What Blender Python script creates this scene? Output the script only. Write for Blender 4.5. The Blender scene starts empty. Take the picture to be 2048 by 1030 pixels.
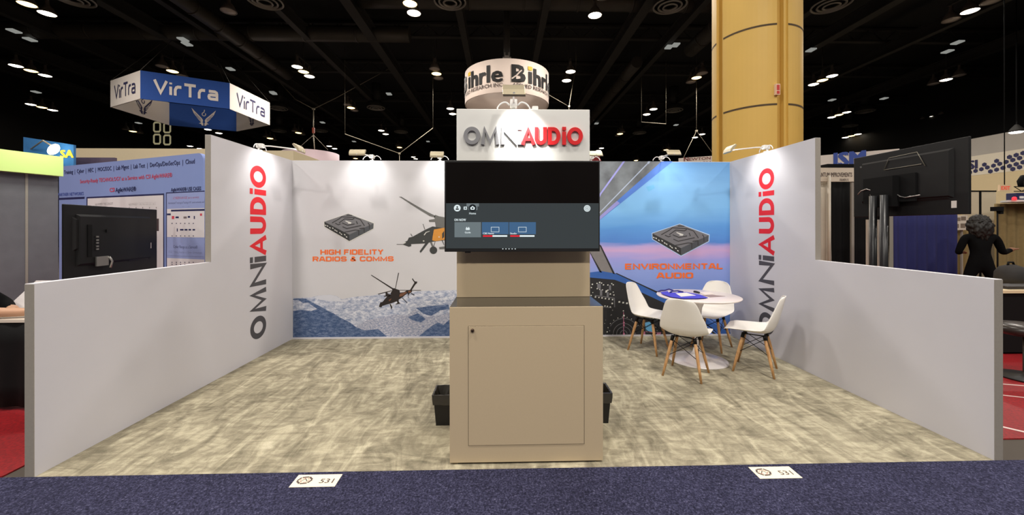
import bpy, bmesh, math, random
from mathutils import Vector, Matrix
random.seed(7)
PI = math.pi
C = bpy.context.scene.collection
SC = bpy.context.scene
# ------------------------------------------------------------------ camera, view, world, lights
FPX, CXP, CYP = 785.6, 1024.0, 453.6            # focal length and principal point of the 2048x1030 frame
EYE = Vector((-0.1757, -5.4418, 1.5294)); YAW, ROLL = -0.0263, 0.0011
cd = bpy.data.cameras.new('camera'); cam = bpy.data.objects.new('camera', cd); C.objects.link(cam)
cd.sensor_fit = 'HORIZONTAL'; cd.sensor_width = 36.0; cd.lens = FPX / 2048 * 36
cd.shift_y = -(515.0 - CYP) / 2048; cd.clip_start = 0.05; cd.clip_end = 300
cam.matrix_world = Matrix.Translation(EYE) @ Matrix.Rotation(YAW, 4, 'Z') @ Matrix.Rotation(PI/2, 4, 'X') @ Matrix.Rotation(-ROLL, 4, 'Z')
SC.camera = cam
vs = SC.view_settings
vs.view_transform = 'Standard'; vs.look = 'None'; vs.gamma = 1.0; vs.use_curve_mapping = False; vs.exposure = 0.0
SC.cycles.max_bounces = 6; SC.cycles.diffuse_bounces = 3; SC.cycles.glossy_bounces = 3; SC.cycles.sample_clamp_indirect = 6.0
SC.cycles.use_denoising = True
wd = bpy.data.worlds.new('hall_air'); SC.world = wd; wd.use_nodes = True
wd.node_tree.nodes['Background'].inputs[0].default_value = (0.02, 0.018, 0.016, 1)
wd.node_tree.nodes['Background'].inputs[1].default_value = 1.0

def lamp(name, kind, loc, power, color, target=None, **kw):
    l = bpy.data.lights.new(name, kind); l.energy = power; l.color = color
    for k, v in kw.items(): setattr(l, k, v)
    o = bpy.data.objects.new(name, l); C.objects.link(o); o.location = loc
    d = (Vector(target) - Vector(loc)) if target is not None else Vector((0, 0, -1))
    o.rotation_euler = d.to_track_quat('-Z', 'Y').to_euler()
    return o
HALL = 420.0
WARM = (1.0, 0.935, 0.855)
ROW = {-11.0: 1.35, -4.6: 0.95, 1.9: 0.42, 8.4: 0.7, 15.0: 0.8, 23.0: 0.6}
# the hall's high-bay lamps hang on a grid 6.8 m by 6.5 m; those near the stand throw the general light
for gx in (-17.3, -10.5, -3.7, 3.1, 9.9, 16.7):
    for gy in (-11.0, -4.6, 1.9, 8.4, 15.0, 23.0):
        k = ROW[gy] * (1.0 if abs(gx) < 7 or gy > 8 else 0.62)
        if (gx, gy) == (-17.3, 15.0): continue
        lamp('high_bay_light', 'AREA', (gx, gy, 9.3), HALL * k, WARM, shape='DISK', size=0.9)

def ray(px, py):                                 # viewing direction through a pixel of the frame
    u, v = (px - CXP) / FPX, -(py - CYP) / FPX
    c, s = math.cos(-ROLL), math.sin(-ROLL); u, v = c*u - s*v, s*u + c*v
    c, s = math.cos(YAW), math.sin(YAW)
    return Vector((c*u - s, s*u + c, v))
def onz(px, py, z=0.0): d = ray(px, py); return EYE + d * ((z - EYE.z) / d.z)
def ony(px, py, y): d = ray(px, py); return EYE + d * ((y - EYE.y) / d.y)
def onx(px, py, x): d = ray(px, py); return EYE + d * ((x - EYE.x) / d.x)
def ond(px, py, dep):                            # at a distance measured along the viewing axis
    return EYE + ray(px, py) * dep
# ------------------------------------------------------------------ materials
def S(r, g, b):
    f = lambda c: (c/12.92 if c <= 0.04045 else ((c + 0.055)/1.055)**2.4)
    return (f(r/255), f(g/255), f(b/255), 1.0)
_m = {}
def mat(name, col, rough=0.6, metal=0.0, var=0.06, scale=20.0, bump=0.0, bscale=200.0, emit=None, estr=1.0, spec=0.5, coat=0.0, sampling=None):
    if name in _m: return _m[name]
    m = bpy.data.materials.new(name); m.use_nodes = True; nt = m.node_tree; n = nt.nodes; L = nt.links
    b = n['Principled BSDF']; b.inputs['Roughness'].default_value = rough; b.inputs['Metallic'].default_value = metal
    b.inputs['Specular IOR Level'].default_value = spec; b.inputs['Coat Weight'].default_value = coat
    tc = n.new('ShaderNodeTexCoord')
    if var > 0:
        nz = n.new('ShaderNodeTexNoise'); nz.inputs['Scale'].default_value = scale; nz.inputs['Detail'].default_value = 3
        L.new(tc.outputs['Object'], nz.inputs['Vector'])
        mx = n.new('ShaderNodeMix'); mx.data_type = 'RGBA'
        mx.inputs[6].default_value = tuple(c*(1-var) for c in col[:3]) + (1,)
        mx.inputs[7].default_value = tuple(min(1, c*(1+var)) for c in col[:3]) + (1,)
        L.new(nz.outputs['Fac'], mx.inputs[0]); L.new(mx.outputs[2], b.inputs['Base Color'])
    else: b.inputs['Base Color'].default_value = col
    if bump > 0:
        n2 = n.new('ShaderNodeTexNoise'); n2.inputs['Scale'].default_value = bscale
        L.new(tc.outputs['Object'], n2.inputs['Vector'])
        bp = n.new('ShaderNodeBump'); bp.inputs['Strength'].default_value = bump; bp.inputs['Distance'].default_value = 0.004
        L.new(n2.outputs['Fac'], bp.inputs['Height']); L.new(bp.outputs['Normal'], b.inputs['Normal'])
    if emit is not None:
        b.inputs['Emission Color'].default_value = emit; b.inputs['Emission Strength'].default_value = estr
        m.cycles.emission_sampling = sampling or 'NONE'
    _m[name] = m; return m
def node_mat(name, rough=0.7):
    m = bpy.data.materials.new(name); m.use_nodes = True; nt = m.node_tree
    b = nt.nodes['Principled BSDF']; b.inputs['Roughness'].default_value = rough
    tc = nt.nodes.new('ShaderNodeTexCoord'); _m[name] = m
    return m, nt.nodes, nt.links, b, tc
def ramp(n, stops):
    r = n.new('ShaderNodeValToRGB'); e = r.color_ramp.elements
    e[0].position, e[0].color = stops[0]; e[1].position, e[1].color = stops[-1]
    for p, c in stops[1:-1]: q = e.new(p); q.color = c
    return r
def mapping(n, L, tc, scale=(1, 1, 1), rot=(0, 0, 0), out='Object'):
    mp = n.new('ShaderNodeMapping'); mp.inputs['Scale'].default_value = scale; mp.inputs['Rotation'].default_value = rot
    L.new(tc.outputs[out], mp.inputs['Vector']); return mp
def noise(n, L, vec, scale, detail=4, dist=0.0, rough=0.5):
    z = n.new('ShaderNodeTexNoise'); z.inputs['Scale'].default_value = scale; z.inputs['Detail'].default_value = detail
    z.inputs['Distortion'].default_value = dist; z.inputs['Roughness'].default_value = rough
    L.new(vec, z.inputs['Vector']); return z
# ------------------------------------------------------------------ mesh builder
class MB:
    def __init__(s): s.v = []; s.f = []; s.fm = []; s.sm = []
    def add(s, vs, fs, mi=0, smooth=False):
        b = len(s.v); s.v += [Vector(q) for q in vs]
        for f in fs: s.f.append([b + i for i in f]); s.fm.append(mi); s.sm.append(smooth)
        return s
    def box(s, c, d, mi=0, R=None):
        c = Vector(c); hx, hy, hz = d[0]/2, d[1]/2, d[2]/2
        vs = [Vector((x, y, z)) for x in (-hx, hx) for y in (-hy, hy) for z in (-hz, hz)]
        if R is not None: vs = [R @ q for q in vs]
        return s.add([c + q for q in vs], [(0,1,3,2),(4,6,7,5),(0,4,5,1),(2,3,7,6),(0,2,6,4),(1,5,7,3)], mi)
    def box2(s, a, b, mi=0): return s.box([(a[i]+b[i])/2 for i in range(3)], [abs(b[i]-a[i]) for i in range(3)], mi)
    def quad(s, p, mi=0): return s.add(p, [tuple(range(len(p)))], mi)
    def prism(s, poly, n, mi=0, mside=None):             # poly: 3D points in one plane, extruded by the vector n
        n = Vector(n); k = len(poly); a = [Vector(p) for p in poly]
        s.add(a + [p + n for p in a], [tuple(range(k-1, -1, -1)), tuple(range(k, 2*k))], mi)
        b = len(s.v) - 2*k
        for i in range(k):
            j = (i+1) % k; s.f.append([b+i, b+j, b+k+j, b+k+i]); s.fm.append(mi if mside is None else mside); s.sm.append(False)
        return s
    def tube(s, pts, r, mi=0, seg=8, cap=True):
        pts = [Vector(p) for p in pts]; rs = r if isinstance(r, (list, tuple)) else [r]*len(pts)
        rings = []; up = None
        for i, p in enumerate(pts):
            t = (pts[min(i+1, len(pts)-1)] - pts[max(i-1, 0)]).normalized()
            if up is None or abs(up.dot(t)) > 0.95: up = Vector((0,0,1)) if abs(t.z) < 0.9 else Vector((1,0,0))
            a = t.cross(up).normalized(); b = a.cross(t).normalized(); up = b
            rings.append([p + (a*math.cos(2*PI*k/seg) + b*math.sin(2*PI*k/seg))*rs[i] for k in range(seg)])
        vs = [q for g in rings for q in g]; fs = []
        for i in range(len(pts)-1):
            for k in range(seg):
                l = (k+1) % seg; fs.append((i*seg+k, i*seg+l, (i+1)*seg+l, (i+1)*seg+k))
        s.add(vs, fs, mi, True)
        if cap:
            b = len(s.v) - len(vs)
            s.f.append([b+k for k in range(seg-1, -1, -1)]); s.fm.append(mi); s.sm.append(False)
            s.f.append([b+(len(pts)-1)*seg+k for k in range(seg)]); s.fm.append(mi); s.sm.append(False)
        return s
    def lathe(s, prof, c=(0,0,0), mi=0, seg=32, ax=None, smooth=True):   # prof: (radius, height)
        c = Vector(c); R = Vector((0,0,1)).rotation_difference(Vector(ax)).to_matrix() if ax is not None else Matrix.Identity(3)
        vs = [c + R @ Vector((r*math.cos(2*PI*k/seg), r*math.sin(2*PI*k/seg), h)) for r, h in prof for k in range(seg)]
        fs = []
        for i in range(len(prof)-1):
            for k in range(seg):
                l = (k+1) % seg; fs.append((i*seg+k, i*seg+l, (i+1)*seg+l, (i+1)*seg+k))
        return s.add(vs, fs, mi, smooth)
    def disc(s, c, r, n, mi=0, seg=24, ru=None):
        n = Vector(n).normalized(); a = n.orthogonal().normalized(); b = n.cross(a)
        if abs(n.z) < 0.5: b = Vector((0,0,1)); a = b.cross(n).normalized()
        return s.quad([Vector(c) + a*r*math.cos(2*PI*k/seg) + b*(ru or r)*math.sin(2*PI*k/seg) for k in range(seg)], mi)
    def build(s, name, mats, parent=None, loc=None, smooth_all=False):
        off = Vector((0,0,0)) if loc is None else Vector(loc)
        q = parent
        while q is not None: off = off + q.location; q = q.parent
        me = bpy.data.meshes.new(name)
        me.from_pydata([tuple(p - off) for p in s.v], [], s.f)
        if not isinstance(mats, (list, tuple)): mats = [mats]
        for m in mats: me.materials.append(m)
        for i, p in enumerate(me.polygons):
            p.material_index = s.fm[i]; p.use_smooth = s.sm[i] or smooth_all
        bm = bmesh.new(); bm.from_mesh(me); bmesh.ops.recalc_face_normals(bm, faces=bm.faces[:]) if len(bm.faces) < 60000 else None
        bm.to_mesh(me); bm.free(); me.update()
        o = bpy.data.objects.new(name, me); C.objects.link(o)
        if parent is not None: o.parent = parent
        if loc is not None: o.location = loc
        return o
def tag(o, label=None, cat=None, group=None, kind=None):
    if label: o['label'] = label
    if cat: o['category'] = cat
    if group: o['group'] = group
    if kind: o['kind'] = kind
    return o
def thing(name, label, cat, loc=(0,0,0), group=None):
    o = bpy.data.objects.new(name, None); C.objects.link(o); o.location = loc; o.empty_display_size = 0.1
    return tag(o, label, cat, group)
def bevel(o, w=0.004, seg=2):
    b = o.modifiers.new('soft_edge', 'BEVEL'); b.width = w; b.segments = seg; b.limit_method = 'ANGLE'; return o
def copy_tree(o, parent=None):
    c = o.copy(); C.objects.link(c)
    if parent is not None: c.parent = parent
    for ch in list(o.children): copy_tree(ch, c)
    return c
# ------------------------------------------------------------------ lettering
_tx = {}
def text_geo(body, bold=0.0):
    k = (body, bold)
    if k in _tx: return _tx[k]
    cu = bpy.data.curves.new('lettering', 'FONT'); cu.body = body; cu.size = 1.0; cu.offset = bold; cu.resolution_u = 2; cu.fill_mode = 'FRONT'
    o = bpy.data.objects.new('lettering', cu); C.objects.link(o)
    dg = bpy.context.evaluated_depsgraph_get(); dg.update()
    me = bpy.data.meshes.new_from_object(o.evaluated_get(dg))
    vs = [(v.co.x, v.co.y) for v in me.vertices]; fs = [tuple(p.vertices) for p in me.polygons]
    bpy.data.objects.remove(o); bpy.data.curves.remove(cu); bpy.data.meshes.remove(me)
    _tx[k] = (vs, fs); return _tx[k]
def text(mb, body, org, ux, uy, h, mi=0, align='L', bold=0.0, width=None, xs=1.0):
    """letters of cap height h; width, when given, stretches the line to that length"""
    vs, fs = text_geo(body, 0.0)
    if not vs: return
    x0, x1 = min(v[0] for v in vs), max(v[0] for v in vs)
    k = h / 0.70; kx = k * xs if width is None else width / max(1e-6, x1 - x0)
    w = (x1 - x0) * kx; sh = {'L': 0, 'C': -w/2, 'R': -w}[align]
    org, ux, uy = Vector(org), Vector(ux).normalized(), Vector(uy).normalized()
    nn = ux.cross(uy)
    offs = [(0,0)] if bold <= 0 else [(0,0), (-bold,-bold*.5), (bold,-bold*.5), (-bold,bold*.5), (bold,bold*.5)]
    for i, (ox, oy) in enumerate(offs):            # heavier lettering: the outline laid down again, a little to each side
        mb.add([org + ux*((v[0]-x0)*kx + sh + ox*min(k, kx)*1.0) + uy*(v[1]*k + oy*k) + nn*(.00009*i) for v in vs], fs, mi)
def ribbon(pts, w, closed=False):
    """2D outline of a stroke with mitred joints: (left points, right points)"""
    pts = list(pts)
    n = len(pts); Lp, Rp = [], []
    for i in range(n):
        a = pts[i-1] if (closed or i > 0) else None; b = pts[i]; c = pts[(i+1) % n] if (closed or i < n-1) else None
        d1 = Vector(b) - Vector(a) if a is not None else None; d2 = Vector(c) - Vector(b) if c is not None else None
        if d1 is None: d1 = d2
        if d2 is None: d2 = d1
        d1 = d1.normalized(); d2 = d2.normalized()
        n1 = Vector((-d1.y, d1.x)); n2 = Vector((-d2.y, d2.x)); m = n1 + n2
        if m.length < 1e-4: m = n1.copy()
        m.normalize(); k = min(1.7, 1/max(0.3, m.dot(n1)))
        Lp.append(Vector(b) + m*(w/2*k)); Rp.append(Vector(b) - m*(w/2*k))
    return Lp, Rp
_layer = [0]
def stroke(mb, pts, w, org, ux, uy, mi=0, closed=False, depth=0.0, mside=None, kx=1.0):
    pts = [Vector(p) for p in pts]
    pts = [p for i, p in enumerate(pts) if i == 0 or (p-pts[i-1]).length > 1e-5]
    if closed and (pts[0]-pts[-1]).length < 1e-5: pts.pop()
    _layer[0] = (_layer[0]+1) % 6; lift = _layer[0]*.00009
    Lp, Rp = ribbon(pts, w, closed); n = len(pts)
    org, ux, uy = Vector(org), Vector(ux).normalized(), Vector(uy).normalized(); nn = ux.cross(uy)
    F = [org + ux*(p.x*kx) + uy*p.y + nn*(depth+lift) for p in Lp + Rp]
    fs = [(i, n+i, n+(i+1) % n, (i+1) % n) for i in range(n if closed else n-1)]
    mb.add(F, fs, mi)
    if depth > 0:
        B = [p - nn*(depth+lift) for p in F]; k = 2*n
        sd = []
        for i in range(n if closed else n-1):
            j = (i+1) % n; sd += [(i, j, k+j, k+i), (n+i, n+j, k+n+j, k+n+i)]
        if not closed: sd += [(0, n, k+n, k), (n-1, 2*n-1, k+2*n-1, k+n-1)]
        mb.add(F + B, sd, mi if mside is None else mside)
def arc(cx, cy, rx, ry, a0, a1, n=10): return [(cx + rx*math.cos(math.radians(a0 + (a1-a0)*i/n)), cy + ry*math.sin(math.radians(a0 + (a1-a0)*i/n))) for i in range(n+1)]
# heavy humanist capitals of the stand's own logo: glyph -> (start, end along the line 0..1)
LOGO = [('O',0,.131),('M',.145,.289),('N',.303,.439),('i',.448,.470),('A',.477,.600),('U',.606,.706),('D',.717,.820),('i',.834,.862),('O',.873,1)]
def logo_glyph(mb, g, w, h, org, ux, uy, mi, depth=0.0, mside=None):
    t = 0.215*h; a = t/2
    K = dict(org=org, ux=ux, uy=uy, mi=mi, depth=depth, mside=mside)
    if g == 'O': stroke(mb, arc(w/2, h/2, w/2-a, h/2-a, 0, 360, 32)[:-1], t, closed=True, **K)
    elif g == 'M': stroke(mb, [(a*.9, 0), (a*1.9, h-a*1.1), (w/2, a*1.2), (w-a*1.9, h-a*1.1), (w-a*.9, 0)], t*.92, **K)
    elif g == 'N': stroke(mb, [(a, 0), (a, h-a), (w-a, a), (w-a, h)], t*.95, **K)
    elif g == 'i':
        c = w/2; t2 = t*1.0
        stroke(mb, [(c, 0), (c, h*.74)], t2, **K); stroke(mb, [(c, h*.84), (c, h*1.02)], t2, **K)
    elif g == 'A':
        stroke(mb, [(a*.9, 0), (w/2, h-a*1.1), (w-a*.9, 0)], t*.95, **K); stroke(mb, [(w*.24, h*.3), (w*.76, h*.3)], t*.8, **K)
    elif g == 'U':
        stroke(mb, [(a, h)] + arc(w/2, h*.36, w/2-a, h*.36-a, 180, 360, 14) + [(w-a, h)], t, **K)
    elif g == 'D':
        stroke(mb, [(a, a), (w*.42, a)] + arc(w*.42, h/2, w*.58-a, h/2-a, -90, 90, 14) + [(a, h-a)], t, closed=True, **K)
# squarish extended capitals of the printed headings and of the hexagonal sign
def tech(ch):
    c = .22; d = .16
    rr = [(c,0),(1-c,0),(1-d/2,d/3),(1,c),(1,1-c),(1-d/2,1-d/3),(1-c,1),(c,1),(d/2,1-d/3),(0,1-c),(0,c),(d/2,d/3)]
    T = {'H': (1, [([(0,-.1),(0,1.1)],0),([(1,-.1),(1,1.1)],0),([(0,.5),(1,.5)],0)]), 'I': (.0, [([(.5,-.1),(.5,1.1)],0)]),
     'G': (1, [([(1,.76),(1-d/2,1-d/3),(1-c,1),(c,1),(d/2,1-d/3),(0,1-c),(0,c),(d/2,d/3),(c,0),(1-c,0),(1-d/2,d/3),(1,c),(1,.46),(.5,.46)],0)]),
     'F': (.9, [([(1.05,1),(0,1),(0,-.1)],0),([(0,.5),(.9,.5)],0)]), 'E': (.95, [([(1.05,1),(0,1),(0,0),(1.05,0)],0),([(0,.5),(.98,.5)],0)]),
     'D': (1, [([(0,0),(1-c,0),(1-d/2,d/3),(1,c),(1,1-c),(1-d/2,1-d/3),(1-c,1),(0,1)],1)]), 'L': (.85, [([(0,1.1),(0,0),(1.05,0)],0)]),
     'T': (.95, [([(-.1,1),(1.1,1)],0),([(.5,1),(.5,-.1)],0)]), 'Y': (1, [([(-.02,1.1),(.5,.5),(1.02,1.1)],0),([(.5,.5),(.5,-.1)],0)]),
     'R': (1, [([(0,-.1),(0,1),(1-c,1),(1-d/2,1-d/3),(1,1-c),(1,.66),(1-d/2,.53),(1-c,.48),(.1,.48)],0),([(.55,.48),(1.02,-.1)],0)]),
     'A': (1.05, [([(-.05,-.1),(.36,1),(.64,1),(1.05,-.1)],0),([(.14,.28),(.86,.28)],0)]), 'O': (1, [(rr,1)]),
     'S': (1, [([(1,.76),(1-d/2,1-d/3),(1-c,1),(c,1),(d/2,1-d/3),(0,.84),(0,.68),(d/2,.56),(c,.5),(1-c,.5),(1-d/2,.44),(1,.32),(1,.16),(1-d/2,d/3),(1-c,0),(c,0),(d/2,d/3),(0,.24)],0)]),
     '&': (1.05, [([(1.05,-.05),(.3,.62),(.28,.85),(.42,1),(.62,1),(.74,.85),(.7,.7),(.1,.4),(.02,.2),(.15,.02),(.6,0),(.95,.4)],0)]),
     'C': (1, [([(1,.74),(1,1-c),(1-d/2,1-d/3),(1-c,1),(c,1),(d/2,1-d/3),(0,1-c),(0,c),(d/2,d/3),(c,0),(1-c,0),(1-d/2,d/3),(1,c),(1,.26)],0)]),
     'M': (1.25, [([(0,-.1),(0,1),(.5,.1),(1,1),(1,-.1)],0)]), 'N': (1, [([(0,-.1),(0,1),(1,0),(1,1.1)],0)]), 'V': (1.05, [([(-.05,1.1),(.5,0),(1.05,1.1)],0)]),
     'U': (1, [([(0,1.1),(0,c),(d/2,d/3),(c,0),(1-c,0),(1-d/2,d/3),(1,c),(1,1.1)],0)]),
     'i': (.0, [([(.5,-.1),(.5,.66)],0),([(.5,.86),(.5,1.02)],0)]), 'r': (.55, [([(0,-.1),(0,.4),(.2,.62),(.5,.7),(1.1,.7)],0)]),
     'a': (.85, [([(0,.7),(.75,.7),(.95,.62),(1,.48),(1,0),(.25,0),(.05,.06),(0,.2),(.05,.32),(.25,.37),(.9,.37)],0)])}
    return T[ch]
def tech_line(mb, body, org, ux, uy, h, width, mi, t=.2, depth=0.0, heavy=1.0):
    w0 = .85; t0 = t; xs = []; x = 0
    for ch in body:
        if ch == ' ': x += .55; continue
        g = tech(ch); w = t0 + g[0]*w0; xs.append((ch, x, w)); x += w + .16
    k = width / (x - .16) / h
    for ch, x, w in xs:
        for pts, cl in tech(ch)[1]:
            P = [((x + t/2 + p[0]*(w-t))*h*k, (t/2 + p[1]*(1-t))*h) if w > t0 else ((x + t/2 + (p[0]-.5))*h*k, (t/2 + p[1]*(1-t))*h) for p in pts]
            P = [(p[0]/(k*heavy), min(max(p[1], 0), h)) for p in P]
            stroke(mb, P, t*h, org, ux, uy, mi, bool(cl), depth, kx=k*heavy)
X, Y, Z = Vector((1,0,0)), Vector((0,1,0)), Vector((0,0,1))
def spline(pts, n=6):                            # smooth curve through points
    P_ = [Vector(p) for p in pts]; out = []
    for i in range(len(P_)-1):
        a, b, c, d = P_[max(i-1,0)], P_[i], P_[i+1], P_[min(i+2,len(P_)-1)]
        for j in range(n):
            t = j/n; out.append(.5*((2*b) + (c-a)*t + (2*a-5*b+4*c-d)*t*t + (3*b-a-3*c+d)*t**3))
    return out + [P_[-1]]
# ------------------------------------------------------------------ shared materials
M_white = mat('white_fabric', S(208,206,212), .75, var=.015, scale=6)
M_frame = mat('grey_aluminium_profile', S(148,142,133), .55, metal=.0, var=.08, scale=60)
M_red = mat('red_print', S(226,26,40), .6, var=.02)
M_char = mat('charcoal_print', S(74,72,76), .6, var=.02)
M_orange = mat('orange_print', S(240,112,48), .7, var=.02)
M_black = mat('black_plastic', S(24,24,25), .45, var=.1)
M_dark = mat('soft_black', S(10,10,11), .8, var=.1, spec=.2)
M_taupe = mat('taupe_laminate', S(199,180,149), .42, var=.03, scale=120)
M_taupe2 = mat('taupe_top_dark_reflection', S(46,43,38), .14, var=.03, scale=120)  # taupe darkened in its colour for the shaded tower reflected in the top
M_wplastic = mat('white_plastic', S(232,230,226), .35, var=.01)
M_shell = mat('moulded_shell_white', S(240,236,229), .5, var=.01)
M_wood = None
M_wire = mat('black_wire', S(22,20,20), .4, metal=.6, var=.05)
M_steel = mat('brushed_steel', S(176,174,170), .35, metal=.8, var=.05, scale=80)
M_champ = mat('champagne_metal', S(196,184,156), .38, metal=.55, var=.05, scale=60)
M_cable = mat('white_cable', S(226,226,226), .5, var=.0)
M_ivory = mat('ivory_card', S(246,232,206), .6, var=.01)
M_ink = mat('dark_ink', S(84,70,66), .7, var=.05)
M_navyink = mat('navy_ink', S(30,32,84), .6, var=.05)
M_ceil = mat('black_painted_steel', S(13,12,12), .8, var=.2, scale=.6)
M_beam = mat('dark_grey_steel', S(42,40,37), .7, var=.25, scale=2.0)
M_duct = mat('galvanised_duct', S(66,62,56), .5, metal=.3, var=.3, scale=1.2)
def wood():
    m, n, L, b, tc = node_mat('pale_beech', .5)
    mp = mapping(n, L, tc, (9, 9, 1.2)); nz = noise(n, L, mp.outputs[0], 9, 4, .6)
    r = ramp(n, [(.25, S(158,112,68)), (.5, S(196,150,100)), (.8, S(214,172,122))])
    L.new(nz.outputs['Fac'], r.inputs[0]); L.new(r.outputs[0], b.inputs['Base Color']); return m
M_wood = wood()
def booth_carpet_mat():
    m, n, L, b, tc = node_mat('mottled_beige_carpet', .95); b.inputs['Specular IOR Level'].default_value = .1
    mp = mapping(n, L, tc, (1.15, .36, 1), (0, 0, .5)); a = noise(n, L, mp.outputs[0], 5.2, 8, 1.5, .66)
    mp2 = mapping(n, L, tc, (.5, 1.5, 1), (0, 0, -.35)); c = noise(n, L, mp2.outputs[0], 8.0, 7, 1.2, .66)
    mx = n.new('ShaderNodeMix'); mx.data_type = 'FLOAT'; mx.inputs[0].default_value = .42
    L.new(a.outputs['Fac'], mx.inputs[2]); L.new(c.outputs['Fac'], mx.inputs[3])
    r = ramp(n, [(.33, S(106,100,85)), (.43, S(138,131,112)), (.51, S(162,154,132)), (.585, S(188,180,155)), (.68, S(210,202,177))])
    L.new(mx.outputs[0], r.inputs[0])
    f = noise(n, L, tc.outputs['Object'], 240, 2); r2 = ramp(n, [(.3, (.84,.84,.84,1)), (.7, (1.08,1.08,1.08,1))]); L.new(f.outputs['Fac'], r2.inputs[0])
    mm = n.new('ShaderNodeMix'); mm.data_type = 'RGBA'; mm.blend_type = 'MULTIPLY'; mm.inputs[0].default_value = 1
    L.new(r.outputs[0], mm.inputs[6]); L.new(r2.outputs[0], mm.inputs[7]); L.new(mm.outputs[2], b.inputs['Base Color'])
    bp = n.new('ShaderNodeBump'); bp.inputs['Strength'].default_value = .5; bp.inputs['Distance'].default_value = .006
    L.new(f.outputs['Fac'], bp.inputs['Height']); L.new(bp.outputs[0], b.inputs['Normal']); return m
def aisle_carpet_mat():
    m, n, L, b, tc = node_mat('navy_cut_pile_carpet', .95); b.inputs['Specular IOR Level'].default_value = .15
    f = noise(n, L, tc.outputs['Object'], 95, 3, .4, .7)
    r = ramp(n, [(.32, S(24,24,40)), (.5, S(50,50,74)), (.62, S(74,74,102)), (.74, S(118,116,142))])
    L.new(f.outputs['Fac'], r.inputs[0])
    g = noise(n, L, tc.outputs['Object'], 1.6, 2); r2 = ramp(n, [(.3, (.85,.85,.85,1)), (.7, (1.1,1.1,1.1,1))]); L.new(g.outputs['Fac'], r2.inputs[0])
    mm = n.new('ShaderNodeMix'); mm.data_type = 'RGBA'; mm.blend_type = 'MULTIPLY'; mm.inputs[0].default_value = 1
    L.new(r.outputs[0], mm.inputs[6]); L.new(r2.outputs[0], mm.inputs[7]); L.new(mm.outputs[2], b.inputs['Base Color'])
    bp = n.new('ShaderNodeBump'); bp.inputs['Strength'].default_value = .9; bp.inputs['Distance'].default_value = .01
    L.new(f.outputs['Fac'], bp.inputs['Height']); L.new(bp.outputs[0], b.inputs['Normal']); return m
def red_carpet_mat():
    m, n, L, b, tc = node_mat('red_carpet_under_film', .55)
    f = noise(n, L, tc.outputs['Object'], 60, 3); r = ramp(n, [(.3, S(104,4,12)), (.7, S(152,10,20))]); L.new(f.outputs['Fac'], r.inputs[0]); L.new(r.outputs[0], b.inputs['Base Color'])
    g = noise(n, L, tc.outputs['Object'], 4, 2); bp = n.new('ShaderNodeBump'); bp.inputs['Strength'].default_value = .25; bp.inputs['Distance'].default_value = .02
    L.new(g.outputs['Fac'], bp.inputs['Height']); L.new(bp.outputs[0], b.inputs['Normal']); return m
# ------------------------------------------------------------------ the hall
ST = dict(kind='structure')
HX0, HX1, HY0, HY1, HZ = -34.0, 31.0, -15.0, 56.0, 11.6
tag(MB().box2((HX0, HY0, -.2), (HX1, HY1, -.012)).build('floor', mat('hall_concrete', S(70,62,54), .8, var=.15, scale=1.5)), **ST)
tag(MB().box2((HX0, HY0, HZ), (HX1, HY1, HZ+.2)).build('ceiling', M_ceil), **ST)
M_hallwall = mat('hall_wall_paint', S(15,14,14), .8, var=.1)
tag(MB().box2((HX0, HY1, -.2), (HX1, HY1+.2, HZ)).build('wall_back_hall', M_hallwall), **ST)
tag(MB().box2((HX0, HY0-.2, -.2), (HX1, HY0, HZ)).build('wall_front_hall', M_hallwall), **ST)
tag(MB().box2((HX0-.2, HY0, -.2), (HX0, HY1, HZ)).build('wall_left_hall', M_hallwall), **ST)
tag(MB().box2((HX1, HY0, -.2), (HX1+.2, HY1, HZ)).build('wall_right_hall', M_hallwall), **ST)
k = 0
for bx in (-28, -24.2, -20.6, -15.8, -13.4, -9.2, -6.2, -1.9, 1.6, 5.6, 7.8, 12.4, 15.2, 19.4, 24.5):
    m = MB(); w = .28 if k % 3 else .42
    m.box2((bx-w/2, HY0, 10.25), (bx+w/2, HY1, 10.31)).box2((bx-.03, HY0, 10.31), (bx+.03, HY1, 10.75)).box2((bx-w/2, HY0, 10.75), (bx+w/2, HY1, 10.8))
    k += 1; tag(m.build('trim_%d' % k, M_beam), **ST)
for by in (1.5, 5.2, 9.6, 14, 18.5, 24, 31, 39, 48):
    m = MB(); m.box2((HX0, by-.12, 10.85), (HX1, by+.12, 10.95)).box2((HX0, by-.12, 11.45), (HX1, by+.12, 11.55))
    x = HX0
    while x < HX1 - 1.4:
        m.tube([(x, by, 10.9), (x+.7, by, 11.5), (x+1.4, by, 10.9)], .035, seg=5); x += 1.4
    k += 1; tag(m.build('trim_%d' % k, M_beam), **ST)
for (x0, y0, x1, y1, z, r) in ((8.9, 4, 8.9, 13.2, 10.0, .33), (6.8, 14.6, 6.8, 30, 10.0, .3), (-6, 10.8, 12, 10.8, 10.9, .38), (-24, 13.2, -4.5, 13.2, 10.6, .36), (-12.2, 6, -12.2, 17, 10.1, .3)):
    m = MB(); n_ = 8
    pts = [Vector((x0+(x1-x0)*i/n_, y0+(y1-y0)*i/n_, z)) for i in range(n_+1)]
    m.tube(pts, r, seg=16)
    for p in pts[1:-1]:
        dd = (pts[1]-pts[0]).normalized(); m.tube([p-dd*.04, p+dd*.04], r+.025, seg=16)
    k += 1; tag(m.build('trim_%d' % k, M_duct), **ST)
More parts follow.
